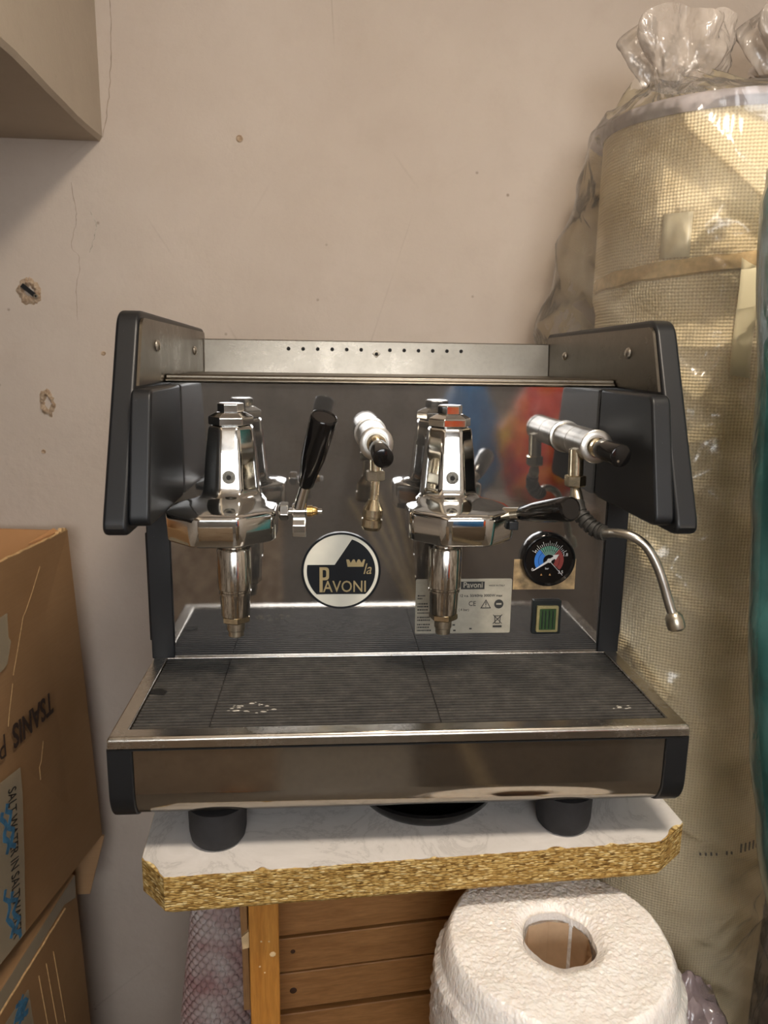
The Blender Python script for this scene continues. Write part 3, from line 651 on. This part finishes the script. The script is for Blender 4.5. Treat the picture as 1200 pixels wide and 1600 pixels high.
for i, p in enumerate(lam):   # chips along the edge
    for cx_, wd, dp in ((-.139, .006, .005), (.155, .010, .004), (.03, .003, .002), (-.244, .008, .004), (.29, .010, .005), (.215, .006, .003)):
        if abs(p.x-cx_) < wd: lam[i] = p+Vector((0, dp*(1-(abs(p.x-cx_)/wd)**2)))
lam += rear
zc0, zc1 = -.1755, -.1362
bot = [Vector((p.x*.985+.003, p.y+.003)) for p in edge([A_, B_, C_, D_], .004, .0006, 1)]+rear
MB().loft([[(p.x, p.y, zc0+.1755) for p in bot], [(p.x, p.y, zc0+.004+.1755) for p in core], [(p.x, p.y, zc1+.1755) for p in core]]).build('chipboard_core', 'chipboard', bdth, smooth=None)
MB().loft([[(p.x, p.y, zc1+.0001+.1755) for p in lam], [(p.x, p.y, -.1351+.1755) for p in lam]]).build('laminate_top', 'marble_laminate', bdth, smooth=None)
tag(MB().lathe((.035, -.075, -.135), (.035, -.075, 1), [(0, .062), (.001, .072), (.008, .078), (.014, .079), (.016, .076), (.005, .066)], 56).build('drain_dish', 'black_gloss'), 'shallow round black dish on the slab beneath the machine', 'dish')

# ================================================================== crate under the board
cr_ = thing('wooden_crate', 'brown slatted wooden crate holding up the chipboard', 'crate', (-.14, -.17, FZ))
o3 = Vector((-.14, -.17, FZ)); th = math.radians(6.0); CR = Matrix.Rotation(th, 3, 'Z')
def cbox(name, x0, x1, y0, y1, z0, z1, mat, par=cr_, bev=.0015):
    m = MB().box(x0, x1, y0, y1, z0-FZ, z1-FZ); m.v = [tuple(CR@Vector(p)) for p in m.v]; return m.build(name, mat, par, smooth=None, bevel=bev)
ZT = -.1757
for x0, x1 in ((-.0165, .0145), (.300, .331)):
    for y0, y1 in ((.0 if x0 < 0 else .088, .070 if x0 < 0 else .13), (.40, .44)):
        p = cbox('post', x0, x1, y0, y1, FZ, ZT, 'post_wood')
        if x0 < 0 and y0 == 0:
            for xx, zz, s2 in ((.0075, -.262, .0034), (-.004, -.245, .0012), (.004, -.246, .001), (-.006, -.275, .0011), (-.001, -.283, .001)):
                MB().lathe(CR@Vector((xx, -.0002, zz-FZ)), CR@Vector((xx, -1, zz-FZ)), [(0, s2), (.0006, s2*.6)], 7).build('paint_fleck', 'raw_wood', p, smooth=None)
            MB().lathe(CR@Vector((.003, -.0002, -.178-FZ-.003)), CR@Vector((.003, -1, -.178-FZ-.003)), [(0, .0018), (.0004, .0016)], 8).build('nail_hole', 'knot_wood', p, smooth=None)
# front boards behind the posts: edges measured down the front
zed = [-.1757, -.279, -.3345, -.3935]
tops = [(-.1765, -.3035), (-.3075, -.3525), (-.3545, -.4035), (-.4105, -.458), (-.466, -.525), (-.533, -.592), (-.60, -.66), (-.668, -.727), (-.735, -.795), (-.803, -.862), (-.87, -.93), (-.938, -.998), (-1.006, -1.066)]
for i, (z1, z0) in enumerate(tops):
    p = cbox('plank', .0150-.030, .330, .0710, .0830+(.003 if i % 2 else 0), z0, z1, 'plank_wood')
    if i == 2: MB().lathe(CR@Vector((.032, .0709, -.3785-FZ)), CR@Vector((.032, -1, -.3785-FZ)), [(0, .0042), (.0006, .0035)], 14).build('knot', 'knot_wood', p, smooth=None)
    if i == 1: MB().lathe(CR@Vector((.032, .0709, -.3255-FZ)), CR@Vector((.032, -1, -.3255-FZ)), [(0, .0028), (.0006, .0022)], 14).build('knot', 'knot_wood', p, smooth=None)
cbox('back_board', -.015, .33, .386, .398, FZ+.02, ZT, 'plank_wood')
# split lath on the left side of the crate
m = MB().loft([[(-.0295, .020, -.180-FZ), (-.0205, .018, -.180-FZ), (-.0205, .034, -.180-FZ), (-.0295, .034, -.180-FZ)], [(-.0265, .018, -.262-FZ), (-.0195, .017, -.258-FZ), (-.0195, .034, -.258-FZ), (-.0265, .034, -.262-FZ)], [(-.0260, .016, -.345-FZ), (-.0180, .016, -.345-FZ), (-.0180, .034, -.345-FZ), (-.0250, .034, -.345-FZ)]])
lt = m.build('lath', 'lath_wood', cr_, smooth=None, bevel=.001)
MB().loft([[(-.0255, .0158, -.268-FZ), (-.0172, .0135, -.264-FZ), (-.0172, .03, -.264-FZ), (-.0255, .03, -.268-FZ)], [(-.0262, .014, -.252-FZ), (-.0172, .0135, -.243-FZ), (-.0172, .03, -.243-FZ), (-.0262, .03, -.252-FZ)]]).build('split_end', 'raw_wood', lt, smooth=None)

# ================================================================== bubble-wrap rolls
def bubble_roll(cx, cy, ztop, R, r0, zbot):
    o = thing('bubble_wrap_roll', 'white bubble wrap roll with brown card core standing under the slab', 'bubble wrap', (cx, cy, zbot))
    H = ztop-zbot; NA = 420; rings = []
    prof = [(r0, H-.20), (r0+.0005, H-.006)]
    NR = 56
    for i in range(NR+1):
        q = i/NR; r = r0+(R-r0)*q; edge_ = max(0, (q-.80)/.20); h = H-.002-.030*edge_**2.2-.012*max(0, 1-q/.16)**2
        prof.append((r-.004*edge_, h))
    NZ = 60
    for i in range(1, NZ+1): prof.append((R+.003*math.sin(i*.12), H-.032-(.26)*i/NZ))
    prof.append((R, 0))
    for i, (r, h) in enumerate(prof):
        ring = []
        for k in range(NA):
            a_ = 2*PI*k/NA; c_, s_ = math.cos(a_), math.sin(a_)
            wob = 1+.012*nz(c_*1.3, s_*1.3, 2.2)+(.16*nz(c_*1.8+3, s_*1.8, 1)*max(0, 1-(r-r0)/.03))
            rr = r*wob; hh = h
            if 2 <= i < 2+NR+1:
                q = (i-2)/NR
                hh += .0009*nz(a_*R*190, i*.9, 1.5)+.0008*nz(c_*r*260, s_*r*260, i*.25)+.0030*nz(c_*r*24, s_*r*24, 5)
            elif i >= 2+NR+1 and i < len(prof)-1:
                rr += .0019*abs(math.sin(k*PI/7+(i % 4)*.8))*abs(math.sin(i*PI/2.2))+.0015*nz(c_*R*120, s_*R*120, h*120)
            ring.append((rr*c_, rr*s_, hh))
        rings.append(ring)
    m = MB().loft(rings, False, True); m.build('bubble_sheet', 'bubble_film', o, smooth=75)
    m = MB(); rr = []
    N = 9
    for h in (H-.012, H-.35): rr.append([((r0-.001)*(1+.06*math.sin(k*2.3))*math.cos(2*PI*k/N+.2), (r0-.001)*(1+.06*math.sin(k*2.3))*math.sin(2*PI*k/N+.2), h) for k in range(N)])
    m.loft(rr, False, True).build('card_core', 'core_card', o, smooth=None)
bubble_roll(.150, -.229, -.200, .119, .034, FZ)

pk = thing('bubble_wrap_tube', 'narrow pinkish bubble wrap tube standing left of the crate', 'bubble wrap', (-.252, .10, FZ))
Rp = .052; dxz = .115   # leans a little
def leanx(z): return (z-(-.45))*dxz
m = MB(); rings = []
for i in range(60):
    z = FZ+(-.22-FZ)*i/59
    rings.append([(Rp*math.cos(2*PI*k/48)*(1+.06*nz(k*.3, i*.2, 1))+leanx(z)+.035, Rp*.8*math.sin(2*PI*k/48), z-FZ) for k in range(48)])
m.loft(rings).build('bubble_sheet', 'pink_bubble_film', pk, smooth=60)
m = MB(); pit = .0112; row = 0; z = -.66
while z < -.23:
    circ = 2*PI*Rp*.9; nn = int(circ/pit)
    for k in range(nn):
        a_ = 2*PI*(k+(row % 2)*.5)/nn
        if math.sin(a_) > .35: continue
        c = Vector((Rp*math.cos(a_)+leanx(z)+.035, Rp*.8*math.sin(a_), z-FZ)); nr = Vector((math.cos(a_)*.8, math.sin(a_), 0)).normalized(); u = Vector((0, 0, 1)); w_ = nr.cross(u)
        rr = pit*.49
        m.loft([[c+nr*(h-.001)+(u*math.cos(2*PI*j/8)+w_*math.sin(2*PI*j/8))*rr*q for j in range(8)] for q, h in ((1, 0), (.95, .0030), (.7, .0048), (.2, .0052))], False, True)
    z += pit*.87; row += 1
o = m.build('bubbles', 'pink_bubble_film', pk, smooth=60); o['kind'] = 'stuff'

# ================================================================== cardboard boxes
def quadbox(name, label, TF, BF, d, w_, depth, width, th, torn=True):
    """open box: TF/BF far top/bottom corner of the right-hand wall, d unit vector toward the viewer along it, w_ unit vector to the left"""
    o = thing(name, label, 'box', (BF.x, BF.y, BF.z)); O = Vector(BF)
    def wall(nm, pts, thick, mat='cardboard', seed=1):
        return MB().prism([p-O for p in pts], thick, 0).build(nm, mat, o, smooth=None)
    TN = TF+d*depth; BN = BF+(d+Vector((-.055, .0, .015)))*depth
    N = 40; top = []
    for i in range(N+1): top.append(TF.lerp(TN, i/N)+Vector((0, 0, .0016*nz(i*.9, 3, 1))))
    r = wall('side_panel', top[::1]+[BN, BF], w_*th)
    e = MB()
    for i in range(N):
        a_, b_ = top[i]-O, top[i+1]-O; e.prism([a_, b_, b_+w_*th, a_+w_*th], (0, 0, .0012+.001*nz(i*.7, 1, 1)), 0)
    e.build('raw_edge', 'cardboard_edge', r, smooth=None)
    q = w_*width
    wall('far_panel', [TF+q, TF+w_*th, BF+w_*th, BF+q], d*th, 'cardboard_inner')
    wall('side_panel', [TF+q, TN+q, BN+q, BF+q], -w_*th, 'cardboard_inner')
    wall('near_panel', [TN+q, TN, BN, BN+q], -d*th)
    wall('base_panel', [BF+w_*th, BN+w_*th, BN+q, BF+q], (0, 0, th), 'cardboard_inner')
    return o, O, r
d1 = Vector((-.125, -.992, 0)).normalized(); w1 = Vector((-.992, .125, 0)).normalized()
TF, BF = Vector((-.5135, .42, .0565)), Vector((-.4905, .42, -.520))
bx1, O1, wall1 = quadbox('cardboard_box', 'open brown cardboard box with upside-down black lettering, stacked on another', TF, BF, d1, w1, .46, .42, .005)
# coordinates on the visible face: s metres from the far edge toward the viewer, t metres below the top rim
dn = (BF-TF).normalized(); nr1 = d1.cross(dn).normalized(); nr1 = nr1 if nr1.x > 0 else -nr1
def face(s_, t_, off=.0006): return TF+d1*s_+dn*t_+nr1*off-O1
def fquad(name, pts, mat, par, off=.0006, thick=.0004):
    return MB().prism([face(s_, t_, off) for s_, t_ in pts], nr1*thick, 0).build(name, mat, par, smooth=None)
text('print_bold', 'TSANIS', .049, 'box_ink', wall1, face(.112, .240), d1, dn, align='LEFT', bold=.0012, shear=.12, sx=.76)
text('print_light', 'PA', .049, 'box_ink', wall1, face(.248, .240), d1, dn, align='LEFT', shear=.12, sx=.78, bold=-.0003)
def ribbon(name, paths, width, mat, par, fc, nrm, off):
    m = MB()
    for pts in paths:
        P_ = [fc(s_, t_, off) for s_, t_ in pts]; L_ = []; R2 = []
        for i, p in enumerate(P_):
            dd = (P_[min(i+1, len(P_)-1)]-P_[max(0, i-1)]).normalized(); sd = dd.cross(nrm).normalized()*width*(.75+.5*abs(nz(i*.9, pts[0][0]*40, 2))); L_.append(p+sd); R2.append(p-sd)
        m.loft([[a_, b_, b_+nrm*.0003, a_+nrm*.0003] for a_, b_ in zip(L_, R2)])
    return m.build(name, mat, par, smooth=None)
tp = fquad('packing_tape', [(.225, .308), (.228, .345), (.245, .443), (.268, .553), (.42, .54), (.42, .29), (.277, .302)], 'packing_tape', wall1)
text('handwriting', 'SALT WATER IN SALTWATER', .030, 'marker_ink', tp, face(.262, .322, .0012), dn+d1*.165, -d1+dn*.165, align='LEFT', sx=.56, shear=.1)
for st_ in ([[(.268+.006*math.sin(k*2.1), .340+.009*k) for k in range(9)], [(.282+.005*math.sin(k*1.7), .345+.008*k) for k in range(9)], [(.285+.008*math.sin(k*2.3), .47+.010*k) for k in range(9)], [(.300+.006*math.sin(k*1.9), .455+.011*k) for k in range(8)]]): ribbon('blue_marker', [st_], .0045, 'blue_ink', tp, face, nr1, .0012)
for pts in ([(.102, .035), (.133, .067), (.157, .089), (.166, .095), (.189, .133), (.211, .169)], [(.155, .304), (.168, .332), (.175, .338), (.176, .358)], [(.215, .18), (.232, .215), (.240, .235)]):
    ribbon('crease', [pts], .0011, 'cardboard_edge', wall1, face, nr1, .0004)
fquad('tape_patch', [(.206, .075), (.211, .11), (.206, .118), (.222, .146), (.232, .150), (.40, .17), (.40, .08)], 'packing_tape', wall1)
# torn corner at the rim
m = MB()
for i, (s_, h) in enumerate(((.002, .006), (.012, .008), (.022, .004))):
    p = TF+d1*s_-O1; m.prism([p, p+d1*.011, p+d1*.007+Vector((0, 0, h)), p+d1*.002+Vector((0, 0, h*.8))], w1*.006, 0)
m.build('torn_corner', 'cardboard_edge', bx1, smooth=None)
MB().prism([p-O1 for p in (TF+d1*.02+w1*.006, TF+d1*.10+w1*.006, TF+d1*.09+w1*.02+Vector((0, 0, -.004)), TF+d1*.015+w1*.016+Vector((0, 0, .004)))], (0, 0, .003), 0).build('rim_fold', 'cardboard_inner', bx1, smooth=None)
# flap under its far end
MB().prism([p-O1 for p in (BF+Vector((.004, -.002, -.001)), BF+Vector((-.20, -.002, -.001)), BF+Vector((-.19, -.045, -.088)), BF+Vector((-.014, -.045, -.088)))], (0, .004, 0), 0).build('bottom_flap', 'cardboard', bx1, smooth=None)
TF2, BF2 = Vector((-.519, .352, -.548)), Vector((-.503, .352, FZ))
d2 = Vector((-.10, -.995, 0)).normalized(); w2 = Vector((-.995, .10, 0)).normalized()
bx2 = thing('cardboard_box', 'taped brown cardboard box beneath the lettered one', 'box', (BF2.x, BF2.y, FZ)); O2 = Vector(BF2)
dn2 = (BF2-TF2).normalized(); nr2 = d2.cross(dn2).normalized(); nr2 = nr2 if nr2.x > 0 else -nr2
T0, T1, B0, B1 = TF2, TF2+d2*.46, BF2, BF2+d2*.46
q = w2*.42
MB().loft([[p-O2 for p in (B0, B1, B1+q, B0+q)], [p-O2+Vector((0, 0, 0)) for p in (T0, T1, T1+q, T0+q)]]).build('body', 'cardboard', bx2, smooth=None, bevel=.004)
def face2(s_, t_, off=.0008): return TF2+d2*s_+dn2*t_+nr2*off-O2
MB().prism([face2(s_, t_) for s_, t_ in ((.004, .0), (.46, .0), (.46, .030), (.20, .026), (.05, .022), (.010, .040))], nr2*.0005, 0).build('packing_tape', 'packing_tape', bx2, smooth=None)
MB().tube([face2(.05+.02*i, .030+.003*nz(i*.8, 1, 1), .001) for i in range(14)], .0018, 6).build('tape_fold', 'cardboard_edge', bx2)
for s0 in (.10, .125, .15): MB().tube([face2(s0, .07, .0002), face2(s0-.012, .22, .0002)], .0008, 5).build('crease', 'cardboard_edge', bx2)
tp2 = MB().prism([face2(s_, t_, .0015) for s_, t_ in ((.185, .06), (.30, .05), (.30, .25), (.178, .25))], nr2*.0005, 0).build('label_tape', 'packing_tape', bx2, smooth=None)
for k in range(4): ribbon('blue_marker', [[(.20+.007*k+.010*math.sin(i*1.7+k), .055+.006*i) for i in range(7)]], .004, 'blue_ink', tp2, face2, nr2, .0022+.0001*k)
text('handwriting', 'WATER', .024, 'marker_ink', tp2, face2(.222, .13, .0024), dn2, -d2, align='LEFT', sx=.8, shear=.1)

# ================================================================== wrapped fabric rolls
def wrapped_roll(name, label, cx, cy, R, ztop, slack, full=True, zb=FZ, lean=-.085):
    o = thing(name, label, 'fabric roll', (cx, cy, zb)); H = ztop-zb
    NA = 160; NZ = 90; m = MB(); rings = []; uvs = []
    for i in range(NZ+1):
        h = H*i/NZ; ring = []
        for k in range(NA):
            a_ = 2*PI*k/NA; c_, s_ = math.cos(a_), math.sin(a_)
            r = R*(1+.010*nz(c_*1.2, s_*1.2, h*2.5)+.004*nz(c_*3, s_*3, h*9))
            if full and h > H-.235+.02*c_: r += .006       # outer turn ends part way down
            ring.append((r*c_, r*s_, h if i < NZ else H+.006*s_))
        rings.append(ring)
    m.loft(rings, True, True)
    me = m.mesh('fabric'); uvl = me.uv_layers.new(name='UVMap')
    for lp_ in me.loops:
        p = me.vertices[lp_.vertex_index].co; a_ = math.atan2(p.y, p.x)
        if a_ > PI*.75: a_ -= 2*PI
        uvl.data[lp_.index].uv = (a_*R, p.z)
    fb = link('fabric', me, 'burlap' if full else 'grey_film', o, 60)
    if full:
        m = MB(); m.loft([[((R+.0065+q)*math.cos(2*PI*k/96), (R+.0065+q)*math.sin(2*PI*k/96), H-.004+h+.006*math.sin(2*PI*k/96)) for k in range(96)] for q, h in ((0, -.010), (.003, -.004), (.003, .006), (-.004, .012), (-.02, .010))], False, False)
        m.build('rolled_rim', 'burlap_rim', fb, smooth=60)
        m = MB()   # paper strip hanging at the outer edge
        a0, a1 = math.radians(-108), math.radians(-100); pts = []
        for k in range(6):
            a_ = a0+(a1-a0)*k/5; pts.append([((R+.010+.004*math.sin(j*.8))*math.cos(a_), (R+.010+.004*math.sin(j*.8))*math.sin(a_), H-.198-.148*j/8-.004*k/5) for j in range(9)])
        m.loft(pts, False, False, closed=False); so = m.build('paper_strip', 'paper_strip', fb, smooth=60, fix=False)
        md = so.modifiers.new('thick', 'SOLIDIFY'); md.thickness = .0008
        m = MB(); rgs = []   # folded end of the outer turn, a slanting band
        for k in range(61):
            a_ = math.radians(-185+k*2.0); zc_ = H-.222+.022*k/45+.002*nz(k*.2, 1, 1); hw = .011+.002*nz(k*.15, 4, 1); r1 = R+.0075
            rgs.append([((r1+q)*math.cos(a_), (r1+q)*math.sin(a_), zc_+h*hw) for q, h in ((0, -1), (.004, -.8), (.0025, .6), (0, 1))])
        m.loft(rgs, False, False, closed=False).build('fold_band', 'burlap_fold', fb, smooth=60, fix=False)
        m = MB(); rgs = []
        for k in range(6):
            a_ = math.radians(-140.5+k*2.5); rgs.append([((R+.0088)*math.cos(a_), (R+.0088)*math.sin(a_), H+z) for z in (-.196, -.176, -.158, -.140)])
        so = m.loft(rgs, False, False, closed=False).build('tape_patch', 'shiny_tape', fb, smooth=60, fix=False)
        md = so.modifiers.new('thick', 'SOLIDIFY'); md.thickness = .0004
        m = MB()
        for k in range(13):
            a_ = math.radians(-98+k*2.7); zz = H-1.055+.004*nz(k, 1, 1)
            if k in (4, 7): continue
            hh = .004+.010*(k > 7)+.003*abs(nz(k*1.7, 3, 2)); e = .010
            P_ = lambda da, z: ((R+.004)*math.cos(a_+da), (R+.004)*math.sin(a_+da), z)
            m.prism([P_(0, zz), P_(e*1.4, zz), P_(e, zz+hh), P_(-e*.4, zz+hh)], (0, -.0012, 0), 0)
        m.build('ink_mark', 'ink_smudge', fb, smooth=None)
    # film
    NA = 300; NZ = 300; rings = []; HT = H+.004; z0 = .02
    for i in range(NZ+1):
        h = z0+(HT-z0)*i/NZ; ring = []; zrel = (HT-h)
        for k in range(NA):
            a_ = 2*PI*k/NA; c_, s_ = math.cos(a_), math.sin(a_)
            da = (a_-(PI-.20)+PI) % (2*PI)-PI
            sl = slack*math.exp(-(da/.42)**2)*min(1, max(0, (zrel+.02)/.30))
            if zrel > .42: sl *= max(.12, 1-(zrel-.42)/.12)
            u = a_*R; dg = u*.75+h; dg2 = u*.75-h
            wr = abs(nz(dg*9, dg2*2.2, 1.3))*.012+.009*max(0, 1-3.2*abs(nz(dg*7, dg2*1.6, 4.1)))**2+.005*max(0, 1-3*abs(nz(dg*3+7, dg2*11, 9.1)))**2
            ring.append(((R+.009+sl+wr)*c_, (R+.009+sl+wr)*s_, h+.006*s_))
        rings.append(ring)
    # shoulder to the gathered neck
    nx, ny = lean, 0; last = rings[-1]
    for q, hz2 in ((.25, .012), (.5, .024), (.75, .036), (.93, .046), (1, .052)):
        ring = []
        for k, p in enumerate(last):
            a_ = 2*PI*k/NA; rn = .045*(1+.25*math.sin(a_*9)+.15*math.sin(a_*17+1))
            t_ = Vector((nx+rn*math.cos(a_), ny+rn*math.sin(a_), 0)); b_ = Vector((p[0], p[1], 0)).lerp(t_, q)
            ring.append((b_.x, b_.y, p[2]+hz2+.010*nz(k*.12, q*5, 3)+.012*abs(nz(k*.05, q*2, 8))))
        rings.append(ring)
    wrp = MB().loft(rings, False, False).build('plastic_wrap', 'clear_film' if full else 'grey_film', o, smooth=60, fix=False)
    # ruffled tuft above the neck
    rg = []; top = rings[-1]; zc = top[0][2]
    for i in range(26):
        q = i/25; ring = []
        for k in range(180):
            a_ = 2*PI*k/180; ru = .25*math.sin(a_*5+q*2)+.22*nz(math.cos(a_)*2.4, math.sin(a_)*2.4, q*2.2)*2
            rr = (.043+.026*math.sin(q*PI*.80))*(1+ru*(.4+.8*q))+.004*nz(math.cos(a_)*9, math.sin(a_)*9, q*6)
            hh = .088*q*(1+.22*nz(math.cos(a_)*1.6+5, math.sin(a_)*1.6, 1))
            ring.append((nx+rr*math.cos(a_)+.008*q, ny+rr*.6*math.sin(a_), zc-.004+hh))
        rg.append(ring)
    MB().loft(rg, False, False).build('gathered_tuft', 'tuft_film', wrp, smooth=60, fix=False)
    return o
wrapped_roll('fabric_roll', 'tall cream burlap roll in clear plastic film behind the machine', .505, .284, .170, .680, .075)
wrapped_roll('fabric_roll', 'grey plastic-wrapped roll at the right edge behind the cream one', .825, .340, .110, .722, .010, full=False, lean=-.205)
# teal roll standing close to the lens on the right
tr = thing('teal_roll', 'teal fabric roll leaning at the right edge before the cream one', 'fabric roll', (.80, -.105, FZ))
EDGE = [(-1.12, .74), (-.6, .545), (-.305, .45), (-.142, .4084), (.052, .3805), (.328, .3586), (.56, .338)]
def edge_x(z):
    for (z0, x0), (z1, x1) in zip(EDGE, EDGE[1:]):
        if z <= z1: return x0+(x1-x0)*(z-z0)/(z1-z0)
    return EDGE[-1][1]
rings = []; rin2 = []
for i in range(101):
    q = i/100; zz = FZ+(.54-FZ)*q; r = .058+.003*nz(zz*7, 1, 1); cx_ = sum(edge_x(zz+.03*j) for j in (-2, -1, 0, 1, 2))/5+.080-.80
    if q > .985: r *= .93
    rings.append([(cx_+r*math.cos(2*PI*k/64)*(1+.015*nz(k*.3, zz*5, 2)), r*math.sin(2*PI*k/64), zz-FZ) for k in range(64)])
    r += .010+.010*abs(nz(zz*6, 3, 1)); rin2.append([(cx_+r*math.cos(2*PI*k/64)*(1+.04*nz(math.cos(k*.0982)*3, math.sin(k*.0982)*3, zz*6)), r*math.sin(2*PI*k/64), zz-FZ) for k in range(64)])
MB().loft(rings).build('fabric', 'teal_fabric', tr, smooth=60)
MB().loft(rin2, False, False).build('plastic_wrap', 'teal_film', tr, smooth=60, fix=False)
# crumpled mauve film low at the right
def crumple(name, label, loc, sx, sy, sz, mat, cat, seed, sub_=5, amp=.35):
    bm = bmesh.new(); bmesh.ops.create_icosphere(bm, subdivisions=sub_, radius=1)
    for v_ in bm.verts:
        p = v_.co.copy(); f = 1+amp*(abs(nz(p.x*2+seed, p.y*2, p.z*2))-.25)+amp*.4*abs(nz(p.x*6+seed, p.y*6, p.z*6))+amp*.12*nz(p.x*17, p.y*17, p.z*17+seed)
        v_.co = Vector((p.x*sx, p.y*sy, max(-.92, p.z)*sz))*f
        if v_.co.z < -sz*.9: v_.co.z = -sz*.9
    zmin = min(v_.co.z for v_ in bm.verts)
    for v_ in bm.verts: v_.co.z -= zmin
    me = bpy.data.meshes.new(name); bm.to_mesh(me); bm.free()
    o = link(name, me, mat, None, 40); o.location = loc; tag(o, label, cat); return o
crumple('plastic_bag', 'crumpled mauve grey plastic heap beside the bubble wrap roll', (.415, -.005, FZ), .105, .08, .335, 'mauve_film', 'plastic', 3.3, amp=.13)

# ================================================================== what the mirror panel reflects behind the camera
sc_ = thing('storage_carton', 'plain brown carton standing behind the camera under coloured bags', 'box', (.52, -1.72, FZ))
MB().box(-.30, .32, -.18, .18, 0, .98).build('body', 'grey_card', sc_, smooth=None, bevel=.004)
MB().box(-.30, .32, -.03, .03, .9805, .981).build('packing_tape', 'packing_tape', sc_, smooth=None)
crumple('foil_bag', 'crumpled red and orange bag on the carton behind the camera', (.665, -1.70, FZ+.982), .135, .11, .215, 'red_foil', 'bag', 1.7)
crumple('foil_bag', 'crumpled blue bag on the carton behind the camera', (.405, -1.70, FZ+.982), .090, .10, .225, 'blue_foil', 'bag', 5.2)
tz = thing('stone_slab', 'pale speckled stone slab standing on the floor behind the camera', 'slab', (-.55, -1.62, FZ))
MB().box(-.30, .32, -.025, .025, 0, .96).build('slab', 'terrazzo', tz, smooth=None, bevel=.004)
MB().box(-.25, -.15, -.12, .12, 0, .03).box(.15, .25, -.12, .12, 0, .03).build('stand', 'post_wood', tz, smooth=None)

cb = thing('cane_bundle', 'bundle of pale canes fanning out, leaning behind the camera', 'canes', (.42, -1.06, FZ))
base = Vector((.0, 0, 0)); kn = Vector((-.24, .02, .78))
for k, (dx, dz) in enumerate(((-.20, .33), (-.165, .36), (-.13, .36), (-.095, .38), (-.06, .36))):
    b0 = Vector((.012*(k-2), .008*((k*2) % 3-1), 0)); MB().tube([b0, kn+Vector((.004*(k-2), .005*((k*2) % 3-1), 0)), kn+Vector((dx, .01*(k-2), dz))], [.006, .005, .004], 8).build('cane', 'straw', cb)
MB().lathe(kn-Vector((-.004, 0, .012)), kn+Vector((-.004, 0, .012)), [(0, .017), (.002, .019), (.022, .019), (.024, .017)], 16).build('tie', 'post_wood', cb)
